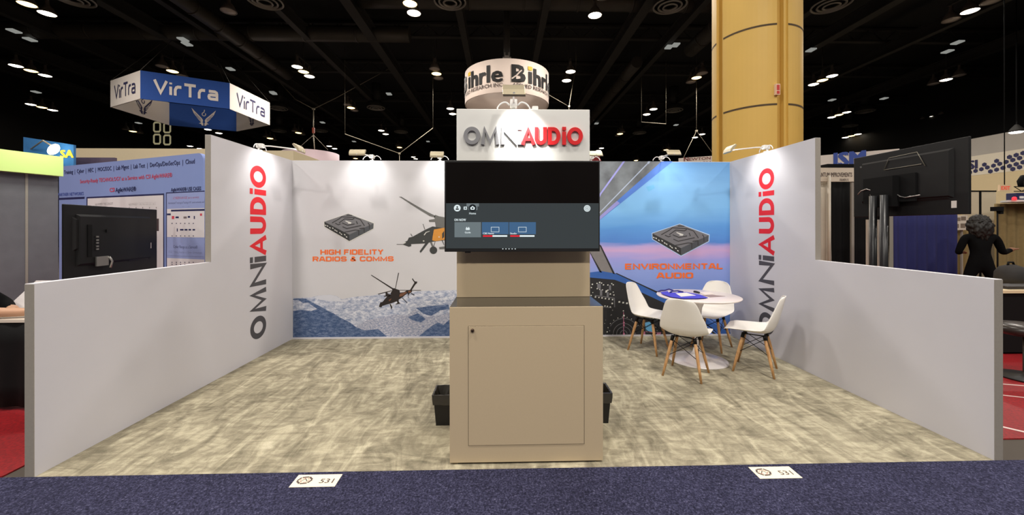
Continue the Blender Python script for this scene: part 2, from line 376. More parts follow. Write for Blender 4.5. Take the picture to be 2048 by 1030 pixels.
# ------------------------------------------------------------------ the stand's floor and walls
W2, HB, HH, YT, YF = 3.0372, 2.44, 1.184, -1.497, -2.960
TH = .056
tag(MB().box2((-W2-TH, YF-.005, -.012), (W2+TH, .1, 0)).build('floor_stand_carpet', booth_carpet_mat()), **ST)
tag(MB().box2((-14, -6.6, -.012), (14, YF-.005, .004)).build('floor_aisle_carpet', aisle_carpet_mat()), **ST)
MR = red_carpet_mat()
tag(MB().box2((-10.2, YF+.02, -.012), (-W2-TH-.16, 2.6, -.003)).build('floor_neighbour_carpet_left', MR), **ST)
tag(MB().box2((W2+TH+.14, YF+.26, -.012), (10, 2.6, -.003)).build('floor_neighbour_carpet_right', MR), **ST)
def side_wall(s, name):
    x0 = s*W2; poly = [(x0, .06, 0), (x0, YF, 0), (x0, YF, HH), (x0, YT, HH), (x0, YT, HB), (x0, .06, HB)]
    w = MB().prism(poly, (s*TH, 0, 0)).build(name, M_white); tag(w, **ST)
    c = x0 + s*TH/2
    MB().box2((c-TH/2+.002, YF-.004, 0), (c+TH/2, YF, HH-.004)).box2((c-TH/2+.002, YT-.004, HH+.004), (c+TH/2, YT, HB-.003)).build('end_trim', M_frame, w)
    m = MB(); y0, y1 = (-.896, -.594) if s < 0 else (-.893, -.619)
    z0, z1 = (.218, 2.25) if s < 0 else (.222, 2.236)
    up = -Y if s < 0 else Y; base = y1 if s < 0 else y0
    xx = x0 - s*.0012
    for g, a, b in LOGO:
        logo_glyph(m, g, (b-a)*(z1-z0), y1-y0, (xx, base, z0 + a*(z1-z0)), Z, up, 0 if a < .475 else 1)
    m.build('lettering', [M_char, M_red], w)
    return w
WL = side_wall(-1, 'wall_left'); WR = side_wall(1, 'wall_right')
WB = tag(MB().box2((-W2, 0, 0), (W2, .06, HB)).build('wall_back', M_white), **ST)
MB().box2((-W2, -.012, 0), (W2, 0, .022)).build('bottom_rail', M_white, WB)
# ---- printed fabric, helicopter side
def P(px, py, k=1): return ony(px, py, -.0007 - .0003*k)
def rock(name, lo, hi, bias, sc):
    m, n, L, b, tc = node_mat(name, .75)
    mp = mapping(n, L, tc, (.8, 1, 1.7), (0, .45, 0)); a = noise(n, L, mp.outputs[0], sc, 10, .25, .78)
    r = ramp(n, [(.34+bias, lo), (.5+bias, tuple((lo[i]*.5+hi[i]*.5) for i in range(3))+(1,)), (.6+bias, hi)])
    L.new(a.outputs['Fac'], r.inputs[0]); L.new(r.outputs[0], b.inputs['Base Color']); return m
hm = [mat('print_pale_sky', S(204,203,207), .75, var=.02, scale=1.5), rock('print_snow_ridge', S(84,110,156), S(218,220,230), -.02, 15),
      rock('print_wooded_hill', S(58,82,124), S(150,166,198), .11, 20), rock('print_snow_trees', S(84,106,150), S(214,212,220), .01, 40),
      mat('print_airframe', S(58,60,60), .7, var=.15, scale=30), mat('print_rotor', S(104,104,102), .7, var=.1), mat('print_amber', S(208,142,58), .7, var=.12, scale=20),
      mat('print_light', S(214,214,208), .7, var=.02), mat('print_dark_airframe', S(34,26,24), .7, var=.2, scale=30), mat('print_brown', S(112,74,54), .7, var=.2, scale=30),
      M_orange, mat('print_case_top', S(116,116,120), .7, var=.05, scale=30), mat('print_case_side', S(78,81,86), .7, var=.06), mat('print_case_line', S(52,50,52), .7, var=.03), mat('print_case_front', S(46,47,48), .7, var=.05), mat('print_far_snow', S(206,208,218), .75, var=.04, scale=12)]
h = MB()
h.quad([Vector((-W2+.004, -.0005, .022)), Vector((-.0, -.0005, .022)), Vector((0, -.0005, HB-.006)), Vector((-W2+.004, -.0005, HB-.006))], 0)
def poly(mb, pts, mi, k): mb.quad([P(x, y, k) for x, y in pts], mi)
def Q(pts, ox, oy, s): return [(ox + x/s, oy + y/s) for x, y in pts]
poly(h, [(586,596),(621.5,595),(635,591.5),(660,589.5),(673,592),(684,599),(706,594),(746,590.7),(761,586.6),(796,585),(829,582.4),(862,581.6),(910,580),(960,576),(1012,577),(1012,677),(586,677.5)], 1, 2)
poly(h, [(628,594),(646,590.5),(660,589.8),(673,592.3),(683,600),(700,598.5),(690,604),(664,602),(640,600)], 15, 3)
poly(h, [(700,662),(716,650),(735,640),(760,636),(790,628),(812,632),(830,618),(850,634),(880,630),(905,624),(1012,616),(1012,677),(720,677)], 3, 3)
poly(h, [(586,598),(598,596.5),(611.5,597.4),(623,604),(638,611.5),(653,620),(666,626),(679.6,634.7),(699.5,644.7),(713,654.6),(729,661),(756,658),(766,666),(778,677.3),(586,677.5)], 2, 4)
poly(h, [(586,600),(597,600),(606,606),(616,605),(626,612),(634,618),(622,622),(604,620),(586,622)], 1, 5)
poly(h, [(832,677),(845.6,666),(862,653),(875.5,644.7),(887,649.6),(898.7,639.7),(930,634),(1012,628),(1012,677)], 2, 4)
poly(h, [(815.7,634.7),(835.6,626.4),(852,638),(842,645),(826,641)], 2, 4)
poly(h, [(832,616),(862,612),(897,609),(899,618),(880,621),(862,632),(846,627)], 2, 4)
H1 = lambda pts, mi, k: poly(h, Q(pts, 770, 380, 7.354), mi, k)
H1([(205,100),(240,98),(420,205),(640,330),(740,378),(735,402),(660,385),(520,300),(370,205),(240,118)], 5, 6)
H1([(720,400),(740,365),(790,385),(870,400),(1400,420),(1400,560),(750,560),(735,470),(650,470),(645,440),(735,425)], 5, 6)
H1([(265,800),(290,765),(330,745),(350,700),(400,690),(590,585),(700,535),(860,560),(1500,600),(1500,730),(850,740),(700,760),(600,785),(385,795),(385,825),(350,835),(270,805)], 4, 7)
H1([(720,580),(870,555),(980,560),(980,700),(860,735),(740,752),(695,740),(700,690)], 6, 8)
H1([(840,640),(870,600),(870,690),(840,720)], 4, 9)
H1([(172,795),(270,795),(270,804),(172,803)], 5, 7)
H1([(650,765),(600,775),(510,900),(520,925),(545,900)], 4, 8); H1([(660,765),(690,765),(720,850),(700,860)], 5, 8)
H1([(735,755),(742,755),(715,840),(708,836)], 4, 8); H1([(830,735),(845,735),(870,800),(870,820)], 4, 8); H1([(795,840),(870,830),(980,835),(980,865),(800,870)], 5, 8)
H1([(555,500),(562,498),(590,578),(582,580)], 4, 8); H1([(375,645),(382,642),(405,680),(396,684)], 4, 8)
H1([(570,660),(600,620),(660,600),(655,608),(608,628),(580,668)], 7, 9); H1([(555,745),(575,740),(580,755),(562,760)], 7, 9); H1([(785,685),(800,680),(805,697),(790,700)], 7, 9); H1([(270,780),(300,765),(310,775),(275,792)], 7, 9)
h.disc(P(770+712/7.354, 380+885/7.354, 9), .052, (0,-1,0), 4, 16)
H2 = lambda pts, mi, k: poly(h, Q(pts, 730, 540, 11.44), mi, k)
H2([(135,120),(150,112),(640,415),(690,420),(760,60),(778,68),(700,430),(790,460),(800,520),(900,505),(960,460),(1030,455),(1130,290),(1075,205),(1088,190),(1140,260),(1195,265),(1190,300),(1150,335),(1075,450),(1075,500),(1020,540),(960,540),(850,630),(770,680),(770,720),(810,770),(700,790),(700,775),(740,755),(730,715),(610,760),(520,785),(400,820),(375,855),(330,850),(320,830),(350,740),(400,730),(500,610),(600,560),(580,540),(620,470),(620,440)], 8, 6)
H2([(295,545),(300,560),(470,520),(470,580),(425,600),(430,612),(560,600),(600,560),(520,540),(510,510),(610,480),(610,465)], 8, 6)
H2([(790,458),(1280,460),(1280,472),(790,468)], 8, 6); H2([(1050,520),(1140,570),(1120,585),(1050,540)], 8, 6); H2([(845,640),(860,635),(975,750),(955,752)], 8, 6); H2([(980,540),(1020,530),(990,590),(1000,640),(985,640)], 8, 6)
H2([(560,780),(590,780),(625,850),(610,900),(595,890),(590,850)], 8, 6)
H2([(800,540),(940,500),(960,520),(850,600),(780,610)], 9, 7); H2([(1000,470),(1060,480),(1030,520),(980,510)], 9, 7); H2([(540,690),(600,650),(600,670),(560,720)], 9, 7); H2([(600,790),(625,800),(610,830)], 7, 7)
def case_print(mb, ox, oy, s, k, mi, halo=None):
    q = lambda pts, m, kk: poly(mb, Q(pts, ox, oy, s), m, kk)
    q([(830,92),(1600,375),(1590,555),(868,940),(120,500),(110,335)], halo if halo is not None else 7, k)
    q([(830,108),(1580,392),(1570,545),(865,915),(135,490),(125,345)], mi[0], k+1)
    q([(125,345),(860,725),(865,915),(135,490)], mi[3], k+2); q([(860,725),(1580,392),(1570,545),(865,915)], mi[1], k+2)
    L = [[(355,380),(560,265),(640,200),(1030,225),(1190,285),(1310,465)],[(560,380),(725,260),(950,280),(1010,245)],[(450,390),(540,435),(605,410)],[(650,380),(810,450),(1020,410)],[(665,490),(790,548),(1215,455)],[(1070,330),(1105,415)],[(720,655),(1040,590),(1140,598),(1140,740)],[(780,155),(950,160)],[(1410,375),(1450,425),(1455,560)],[(1160,550),(1300,530),(1300,650)]]
    for l in L:
        pts = Q(l, ox, oy, s); w3 = [P(x, y, k+3) for x, y in pts]
        stroke(mb, [(p.x, p.z) for p in w3], .012, (0, w3[0].y, 0), X, Z, mi[2])
    for a in ([(750,310),(860,345),(930,370),(905,405),(820,400),(830,375),(745,330)],): q(a, 7, k+4)
    for x, y in ((160,450),(220,470),(290,520),(375,535),(440,590),(490,620),(585,670),(630,710),(725,725),(780,790)):
        q([(x-18,y-22),(x+20,y-4),(x+20,y+26),(x-14,y+8)], 7, k+4)
case_print(h, 640, 420, 14.717, 6, (11,12,13,14))
tech_line(h, 'HIGH FIDELITY', P(641,509.5,6), X, Z, .072, P(766.5,510.5).x-P(641,510.5).x, 10, .225, heavy=1.3)
tech_line(h, 'RADIOS & COMMS', P(625.5,523,6), X, Z, .068, P(787,523).x-P(625.5,523).x, 10, .225, heavy=1.3)
h.build('helicopter_graphic', hm, WB)
# ---- printed fabric, cockpit side
def sky_print():
    m, n, L, b, tc = node_mat('print_dusk_sky', .75)
    sp = n.new('ShaderNodeSeparateXYZ'); L.new(tc.outputs['Object'], sp.inputs[0])
    mp = mapping(n, L, tc, (.7, 1, 4)); nz = noise(n, L, mp.outputs[0], 1.6, 3, .5)
    ad = n.new('ShaderNodeMath'); ad.operation = 'MULTIPLY_ADD'; ad.inputs[1].default_value = .22; L.new(nz.outputs['Fac'], ad.inputs[0]); L.new(sp.outputs['Z'], ad.inputs[2])
    mr = n.new('ShaderNodeMapRange'); mr.inputs['From Min'].default_value = 0.1; mr.inputs['From Max'].default_value = 2.6; L.new(ad.outputs[0], mr.inputs['Value'])
    r = ramp(n, [(.1, S(92,130,206)), (.36, S(140,160,224)), (.435, S(158,160,226)), (.475, S(206,170,214)), (.505, S(188,168,220)), (.53, S(84,136,212)), (.6, S(92,154,222)), (.72, S(128,188,238)), (.85, S(130,186,236)), (1, S(104,160,218))])
    L.new(mr.outputs[0], r.inputs[0]); L.new(r.outputs[0], b.inputs['Base Color']); return m
def strut_print():
    m, n, L, b, tc = node_mat('print_window_strut', .7)
    mp = mapping(n, L, tc, (1, 1, 1), (0, -.7, 0)); nz = noise(n, L, mp.outputs[0], 2.2, 4)
    r = ramp(n, [(.3, S(58,58,62)), (.7, S(140,148,154))]); L.new(nz.outputs['Fac'], r.inputs[0]); L.new(r.outputs[0], b.inputs['Base Color']); return m
cm = [sky_print(), strut_print(), mat('print_violet_edge', S(150,150,214), .7, var=.05), mat('print_pale_line', S(176,190,214), .7, var=.02), mat('print_royal', S(84,128,214), .7, var=.06, scale=4),
      mat('print_panel_black', S(34,34,37), .7, var=.25, scale=12), mat('print_coaming_blue', S(52,98,176), .7, var=.2, scale=5), mat('print_light', S(0,0,0)), mat('print_mid_grey', S(128,124,124), .7, var=.12), M_orange,
      mat('print_case_top', S(0,0,0)), mat('print_case_side', S(0,0,0)), mat('print_case_line', S(0,0,0)), mat('print_case_front', S(0,0,0)), mat('print_pink', S(196,120,150), .7, var=.05), mat('print_gauge', S(112,112,118), .7, var=.1), mat('print_cyan_smudge', S(112,184,230), .7, var=.05), mat('print_halo', S(186,212,244), .7, var=.0)]
c = MB()
c.quad([Vector((0, -.0005, .022)), Vector((W2-.004, -.0005, .022)), Vector((W2-.004, -.0005, HB-.006)), Vector((0, -.0005, HB-.006))], 0)
A = lambda pts, mi, k: poly(c, Q(pts, 1195, 320, 5.148), mi, k)
D = lambda pts, mi, k: poly(c, Q(pts, 1175, 490, 5.15), mi, k)
A([(-880,14),(660,14),(28,575),(-880,1100)], 1, 2)
A([(660,14),(775,14),(28,615),(-200,780),(-200,740),(28,575)], 4, 3); A([(28,575),(200,420),(230,445),(28,612),(-100,700),(-100,670)], 2, 4)
A([(262,14),(285,14),(40,350),(20,390),(20,350)], 2, 3); A([(505,40),(520,40),(28,545),(-20,590),(-20,575),(28,530)], 3, 3); A([(520,14),(545,14),(530,40),(505,45)], 3, 3)
A([(500,275),(580,255),(590,290),(525,325)], 16, 3)
D([(-300,-260),(-200,-330),(130,12),(272,292),(140,300),(20,70)], 8, 5); D([(118,-10),(140,5),(285,300),(262,296)], 5, 6); D([(10,50),(28,75),(150,285),(125,280)], 5, 6)
D([(-800,300),(30,282),(140,268),(280,292),(400,340),(540,405),(680,478),(760,500),(1000,640),(1480,905),(1480,985),(-800,985)], 6, 6)
D([(285,292),(300,288),(720,480),(715,496),(560,420)], 5, 7); D([(700,478),(780,470),(830,500),(760,510)], 5, 7)
D([(-800,325),(30,335),(280,358),(420,410),(560,490),(820,610),(1100,760),(1478,945),(1478,948),(-800,948)], 5, 7)
D([(1190,770),(1240,790),(1470,930),(1440,945),(1380,940)], 6, 8); D([(1210,830),(1230,830),(1400,945),(1370,945)], 4, 8); D([(1120,800),(1140,800),(1330,945),(1300,945)], 4, 8)
rnd = random.Random(3)
def dot(x, y, r, mi, k=9): D([(x-r,y-r*.8),(x+r,y-r),(x+r,y+r*.8),(x-r,y+r)], mi, k)
for x, y, r in ((50,405,7),(98,395,6),(125,385,7),(145,392,6),(165,410,6),(210,412,6),(250,398,6),(265,410,6),(40,438,6),(100,450,6),(125,458,5),(155,462,5),(195,475,9),(210,465,6),(190,485,6),(235,505,7),(265,485,5),(272,515,6),(82,535,7),(118,540,6),(150,545,7),(185,552,7),(222,556,7),(258,562,7),(255,602,8),(180,628,6),(205,632,6),(235,638,7),(328,586,9),(368,594,9),(406,600,9),(38,520,6),(55,490,4)): dot(x, y, r, 7)
for x, y, w, q in ((118,425,18,26),(232,440,10,26),(140,490,12,30),(208,510,10,24)): D([(x-w,y-q),(x+w,y-q),(x+w,y+q),(x-w,y+q)], 15, 8)
D([(75,515),(280,545),(280,552),(75,522)], 15, 8); D([(272,545),(280,545),(284,640),(276,640)], 15, 8); D([(30,622),(250,645),(250,650),(30,628)], 15, 8)
for i in range(70):
    x, y = rnd.uniform(165, 760), rnd.uniform(660, 935)
    if abs(x-375) < 110 and y > 690: continue
    dot(x, y, rnd.uniform(2.5, 6), rnd.choice((7, 15, 8, 8)))
for i in range(60):
    x, y = rnd.uniform(-700, 20), rnd.uniform(380, 935); dot(x, y, rnd.uniform(3, 8), rnd.choice((7, 15, 8)))
c0 = P(1175+372/5.15, 490+915/5.15, 9)
for r_, a0, a1 in ((.048, 0, 180), (.098, -15, 195), (.146, 0, 180), (.215, 25, 150)):
    stroke(c, arc(c0.x, c0.z, r_, r_, a0, a1, 18), .008, (0, c0.y, 0), X, Z, 15)
stroke(c, [(c0.x, c0.z-.03), (c0.x, c0.z+.3)], .008, (0, c0.y, 0), X, Z, 14)
for dz in (.0, .12, .155, .255): c.disc((c0.x + .004, c0.y-.0010, c0.z+dz), .014, (0,-1,0), 14 if dz < .2 else 7, 8)
for a_ in range(30, 160, 16): dot(372+5.15*28*math.cos(math.radians(a_))*1.2, 915-5.15*28*math.sin(math.radians(a_))*1.2, 4, 7)
D([(590,800),(640,790),(690,850),(680,900),(600,880)], 16, 9); D([(560,890),(760,900),(740,945),(560,945)], 14, 9); D([(590,895),(720,905),(700,930),(600,930)], 5, 10)
case_print(c, 1295, 440, 12.874, 6, (10,11,12,13), 17)
tech_line(c, 'ENVIRONMENTAL', P(1250.5,539,11), X, Z, .083, P(1446,539).x-P(1250.5,539).x, 9, .225, heavy=1.3)
tech_line(c, 'AUDIO', P(1313.5,557,11), X, Z, .083, P(1386,557).x-P(1313.5,557).x, 9, .225, heavy=1.3)
c.build('cockpit_graphic', cm, WB)
# ------------------------------------------------------------------ display tower: cabinet, column, header
KX0, KX1, KY = -.511, .481, -2.91
tower = thing('display_tower', 'tall taupe display tower with cabinet base and white lettered header, centre of the stand', 'display tower', ((KX0+KX1)/2, -2.55, 0))
KD = -2.12
b = MB(); b.box2((KX0, KY, .012), (KX1, KD, 1.014), 0)
bevel(b.build('cabinet', M_taupe, tower), .003)
MB().box2((KX0+.05, KY+.012, 0), (KX1-.05, KD-.05, .012)).build('plinth', M_dark, tower)
MB().box2((KX0+.002, KY+.002, 1.014), (KX1-.002, KD-.002, 1.0155)).build('cabinet_top', M_taupe2, tower)
d0, d1 = ony(937,653,KY), ony(1168,887,KY)
g = .0022
fr = MB()
fr.box2((d0.x-g, KY-.0006, d1.z-g), (d0.x, KY+.002, d0.z+g)); fr.box2((d1.x, KY-.0006, d1.z-g), (d1.x+g, KY+.002, d0.z+g)); fr.box2((d0.x, KY-.0006, d0.z), (d1.x, KY+.002, d0.z+g)); fr.box2((d0.x, KY-.0006, d1.z-g), (d1.x, KY+.002, d1.z))
dr = MB().box2((d0.x, KY-.003, d1.z), (d1.x, KY+.01, d0.z)).build('door', M_taupe, tower); bevel(dr, .0012)
fr.build('shadow_gap', M_dark, dr)
lk = ony(945,660.5,KY); MB().lathe([(0,.012),(.008,.012),(.011,.009),(.0115,0)], (lk.x, KY-.003, lk.z), 0, 18, (0,-1,0)).box2((lk.x-.0015, KY-.0158, lk.z-.006), (lk.x+.0015, KY-.0148, lk.z+.006), 1).build('lock', [mat('bronze_lock', S(92,74,62), .35, metal=.7, var=0), M_dark], dr)
TX0, TX1, TY, TB, TZ = -.503, .472, -2.575, -2.32, 2.389
SPL = 1.99
bevel(MB().box2((TX0, TY, 1.0155), (TX1, TB, SPL)).build('column_panel', M_taupe, tower), .003)
hd = MB().box2((TX0, TY, SPL), (TX1, TB, TZ)).build('header_box', mat('header_white', S(226,226,222), .6, var=.01), tower); bevel(hd, .004)
a0, a1 = ony(927.5,289.5,TY), ony(1165,255.5,TY)
for gl, s0, s1 in (('O',0,.139),('M',.145,.298),('N',.311,.45),('i',.458,.476),('A',.478,.602),('U',.594,.697),('D',.706,.811),('i',.826,.859),('O',.868,1)):
    m = MB(); wd_ = a1.x - a0.x
    logo_glyph(m, gl, (s1-s0)*wd_, a1.z-a0.z, (a0.x + s0*wd_, TY-.001, a0.z), X, Z, 0, .014)
    m.build('letter', [mat('grey_letter', S(150,150,154), .4, metal=.35, var=.02) if s0 < .477 else mat('red_letter', S(222,34,40), .4, var=.02)], hd)
# ---- television on the column
tv = thing('television', 'wide flat television showing a dark menu, hung on the taupe display tower', 'television', (-.028, -2.63, 1.675))
x0, x1, z0, z1, yf = -.577, .521, 1.354, 1.997, -2.672
bevel(MB().box2((x0, yf, z0), (x1, yf+.03, z1)).box2((x0+.12, yf+.03, z0+.06), (x1-.12, yf+.058, z1-.12)).build('housing', M_black, tv), .003)
MB().box2((-.2, yf+.058, 1.5), (.15, TY, 1.8)).build('wall_bracket', M_black, tv)
MB().box2((-.435, yf+.006, z0-.008), (-.395, yf+.02, z0)).build('receiver', M_black, tv)
def glow(name, c_, k_, rough=.3): return mat(name, S(8,8,9), rough, var=0, emit=c_, estr=k_)
sm = [mat('screen_black', S(9,8,8), .16, var=0, emit=S(20,14,12), estr=.35), glow('menu_panel', S(66,72,74), .75, .22), glow('menu_grey_tile', S(120,132,136), .8), glow('menu_blue_tile', S(72,110,150), .8), glow('menu_white', S(226,238,240), .95), glow('menu_red', S(226,44,60), .9), glow('menu_dark', S(26,34,40), .6), glow('menu_soft', S(132,142,146), .7)]
q = MB(); yy = [yf-.0008]
def T(px, py, k=0): return ony(px, py, yf-.0008-.0006*k)
def tq(xa, ya, xb, yb, mi, k): q.quad([T(xa,yb,k), T(xb,yb,k), T(xb,ya,k), T(xa,ya,k)], mi)
tq(892,324.5,1197.5,406.5,0,0); tq(892,406.5,1197.5,496.8,1,0)
tq(933,406.8,958,413,7,1); tq(937,413,955,420,7,1)
r1 = .0237
def circ(px, py, r, mi, k, n=20): q.disc(T(px,py,k), r, (0,-1,0), mi, n)
circ(914.5,416.2,.0237,4,2); circ(914.5,414.2,.0058,6,3,12); q.quad([T(911,419.5,3),T(918,419.5,3),T(917,416.8,3),T(912,416.8,3)],6)
tq(927.3,413.3,934,419.3,4,2); tq(929,414.8,932.5,417.8,7,3); tq(930,416,933.2,416.6,6,4)
circ(945.2,416,.0262,6,2); q.quad([T(941.5,419.5,3),T(948.8,419.5,3),T(950,415.4,3),T(945.2,411.8,3),T(940.3,415.4,3)],4); circ(945.2,416.3,.006,6,4,10)
circ(1174.3,416.8,.0235,4,2); 
for rr_ in (.0155,):
    p_ = T(1174.3,416.8,3); stroke(q, arc(p_.x, p_.z, rr_, rr_, 0, 360, 20)[:-1], .003, (0, p_.y, 0), X, Z, 7, True); stroke(q, arc(p_.x, p_.z, .006, .006, 0, 360, 12)[:-1], .003, (0, p_.y, 0), X, Z, 7, True)
text(q, 'Home', T(945.2,428.6,2), X, Z, .0135, 4, 'C', .02); text(q, 'ON NOW', T(908.7,442,2), X, Z, .0165, 4, 'L', .03, width=T(931.8,442).x-T(908.7,442).x)
tq(909,444.3,962,474.5,2,2); tq(963.8,444.3,1017,468.5,3,2); tq(1018.3,444.3,1071.7,468.5,3,2)
tq(931.6,455.8,939.4,460,4,3); tq(932.6,454,934.2,456,4,3); tq(936.6,454,938.2,456,4,3); text(q, 'Guide', T(935.5,466.5,3), X, Z, .012, 4, 'C', .02)
for xx_, nm in ((990,'CBS News'),(1044.5,'Studio')):
    pa, pb = T(xx_-7.6,463.8,3), T(xx_+8,454.3,3); stroke(q, [(pa.x,pa.z),(pb.x,pa.z),(pb.x,pb.z),(pa.x,pb.z)], .003, (0, pa.y, 0), X, Z, 4, True)
    tq(xx_-24,470.3,xx_+24.5,473.7,4,3); tq(xx_-24,470.3,xx_-5,473.7,5,4); text(q, nm, T(xx_-24,468.6,3), X, Z, .0125, 4, 'L', .02)
for i in range(5): tq(1004.5+6.2*i,497,1006.8+6.2*i,498.6,4,1)
q.build('screen', sm, tv)
# ------------------------------------------------------------------ waste bins either side of the tower
def bin_(x0, x1, label):
    c = thing('waste_bin', label, 'bin', ((x0+x1)/2, -2.32, 0), 'black waste bins beside the display tower')
    y0, y1, hgt = -2.425, -2.235, .24
    def ring(i, z): return [(x0+i, y0+i, z), (x1-i, y0+i, z), (x1-i, y1-i, z), (x0+i, y1-i, z)]
    m = MB(); R = [ring(.018,.002), ring(.018,.0025), ring(.002,hgt-.02), ring(-.003,hgt-.02), ring(-.003,hgt), ring(.004,hgt), ring(.022,.01)]
    for i in range(len(R)-1): m.add(R[i]+R[i+1], [(k_, (k_+1) % 4, 4+(k_+1) % 4, 4+k_) for k_ in range(4)], 0)
    m.quad(R[0], 0); m.quad(R[-1], 0); bevel(m.build('bin_body', M_black, c), .006)
    m = MB(); rr = random.Random(5)
    def rag(i, z, a=.0): 
        pts = []
        for (xa, ya), (xb, yb) in (((x0+i,y0+i),(x1-i,y0+i)),((x1-i,y0+i),(x1-i,y1-i)),((x1-i,y1-i),(x0+i,y1-i)),((x0+i,y1-i),(x0+i,y0+i))):
            for t_ in range(6): pts.append((xa+(xb-xa)*t_/6+rr.uniform(-a,a), ya+(yb-ya)*t_/6+rr.uniform(-a,a), z+rr.uniform(-a,a)*2))
        return pts
    R = [rag(-.002, hgt-.075, .0015), rag(-.006, hgt-.03, .001), rag(-.007, hgt+.004, .001), rag(.006, hgt+.004, .002), rag(.02, hgt-.06, .007), rag(.03, hgt-.15, .007)]
    for i in range(len(R)-1): m.add(R[i]+R[i+1], [(k_, (k_+1) % 24, 24+(k_+1) % 24, 24+k_) for k_ in range(24)], 0, False)
    m.build('bin_liner', mat('grey_bin_liner', S(60,58,54), .35, var=.15, scale=40), c)
bin_(-.702, -.528, 'black waste bin with liner folded over its rim, left of the display tower')
bin_(.498, .672, 'black waste bin with liner, right of the display tower, mostly hidden')
# ------------------------------------------------------------------ number cards stuck to the aisle carpet
def card(xa, xb, label, sk):
    z = .006; y0, y1 = -3.108, -2.994
    t = thing('number_card', label, 'card', ((xa+xb)/2, (y0+y1)/2, .004), 'stand number cards on the aisle carpet')
    MB().prism([(xa,y0,.0042),(xb,y0,.0042),(xb,y1,.0042),(xa,y1,.0042)], (0,0,.0018)).build('card', M_ivory, t)
    c = (xa+.062, (y0+y1)/2+.004); zz = .0064; m = MB()
    text(m, '531', (xb-.108, y0+.032, zz), X, Y, .040, 0, 'L', .012, width=.080); m.build('numerals', M_ink, t); m = MB()
    for i in range(6):
        a = math.radians(60*i+12); 
        stroke(m, [(c[0]+.043*math.cos(a), c[1]+.033*math.sin(a)), (c[0]+.043*math.cos(a+.95), c[1]+.033*math.sin(a+.95))], .011, (0,0,zz), X, Y, 0)
        stroke(m, [(c[0]+.027*math.cos(a+.3), c[1]+.02*math.sin(a+.3)), (c[0]+.027*math.cos(a+1.0), c[1]+.02*math.sin(a+1.0))], .006, (0,0,zz), X, Y, 1)
    stroke(m, [(c[0]-.02, c[1]-.012), (c[0], c[1]+.014), (c[0]+.02, c[1]-.012)], .005, (0,0,zz), X, Y, 0)
    m.build('emblem', [M_ink, mat('faded_pink_ink', S(200,150,140), .7, var=.02)], t)
card(-1.424, -1.158, 'ivory 531 number card on the navy carpet, left of the display tower', 0)
card(1.384, 1.646, 'ivory 531 number card on the navy carpet, right of the display tower', 0)
# ------------------------------------------------------------------ arm lights on the walls
def arm_light(label, base, wallz, head, n, size, aim, power, tilt, cable=None, spotsize=1.9, warm=(1,.97,.92)):
    """clip-on flood light: bracket on the wall's top edge, arm, flat head turned back to the wall (n: wall normal)"""
    base, head, n = Vector(base), Vector(head), Vector(n); s = n.cross(Z)
    t = thing('arm_light', label, 'light', base, 'arm lights clipped to the stand')
    br = MB(); br.box(base + Z*.004, (.05 if abs(n.y) > .5 else .075, .075 if abs(n.y) > .5 else .05, .008))
    hub = base + Z*.055 + n*.02
    br.tube([base + Z*.006, base + Z*.03], .012); 
    R0 = Matrix((s, n, Z)).transposed()
    br.box(hub, (.052, .075, .05), 0, R0); bevel(br.build('bracket', M_wplastic, t), .006)
    d = (Vector(aim) - head).normalized(); 
    sx = s; up = sx.cross(d).normalized()
    R = Matrix((sx, up, -d)).transposed()
    back = head - d*.012
    el = back + up*size[1]*.45
    MB().tube([hub + n*.02, hub + (el-hub)*.25 + Z*.012, hub + (el-hub)*.8 + Z*.012, el], .0075, seg=8).build('arm', M_wplastic, t)
    hm_ = MB(); L_, D_ = size
    pr = [(-D_/2, .010), (-D_/2, -.012), (D_/2, -.012), (D_/2, .006), (D_*.2, .022), (-D_*.2, .022)]
    hm_.prism([head + sx*(-L_/2) + up*a + (-d)*b_ for a, b_ in pr], sx*L_)
    hh = hm_.build('lamp_head', M_champ, t); bevel(hh, .003)
    lm = MB(); lm.quad([head + sx*a + up*b_ + d*.0132 for a, b_ in ((-L_*.46,-D_*.4),(L_*.46,-D_*.4),(L_*.46,D_*.4),(-L_*.46,D_*.4))])
    lm.build('lens', mat('lamp_lens', S(240,240,236), .3, var=0, emit=(1,.96,.9,1), estr=3), hh)
    for sg in (-1, 1):
        m = MB(); m.tube(spline([hub + s*sg*.03 - Z*.01, hub + s*sg*.06 + Z*.012, hub + s*sg*.095 + Z*.0, hub + s*sg*.12 - Z*.030, hub + s*sg*.118 - Z*.040]), .0055, seg=6); m.build('cable', M_cable, t)
    lo = lamp('arm_light_beam', 'SPOT', head + d*.03, power, warm, aim, spot_size=spotsize, spot_blend=.85, shadow_soft_size=.03)
    return t
# arm lights: back wall (4), side walls (2), header (1)
def head_at(px, py, y): return ony(px, py, y)
arm_light('clip-on arm light on the back wall above the boxed device print, nearest the left corner', (ony(745,318,.03).x, .03, HB), HB, ony(715,305,-.38), (0,-1,0), (.20,.09), (ony(735,350,0).x, 0, 2.2), 14, 0)
arm_light('clip-on arm light on the back wall just left of the header box', (ony(880,318,.03).x, .03, HB), HB, ony(874,309,-.38), (0,-1,0), (.17,.09), (ony(888,352,0).x, 0, 2.2), 14, 0)
arm_light('clip-on arm light on the back wall just right of the header box', (ony(1182,318,.03).x, .03, HB), HB, ony(1192,307,-.38), (0,-1,0), (.17,.09), (ony(1215,360,0).x, 0, 2.1), 9, 0)
arm_light('clip-on arm light on the back wall above the cockpit print', (ony(1322,318,.03).x, .03, HB), HB, ony(1347,305,-.42), (0,-1,0), (.18,.09), (ony(1350,360,0).x, 0, 2.1), 9, 0)
bL = onx(517,300,-W2-.028)
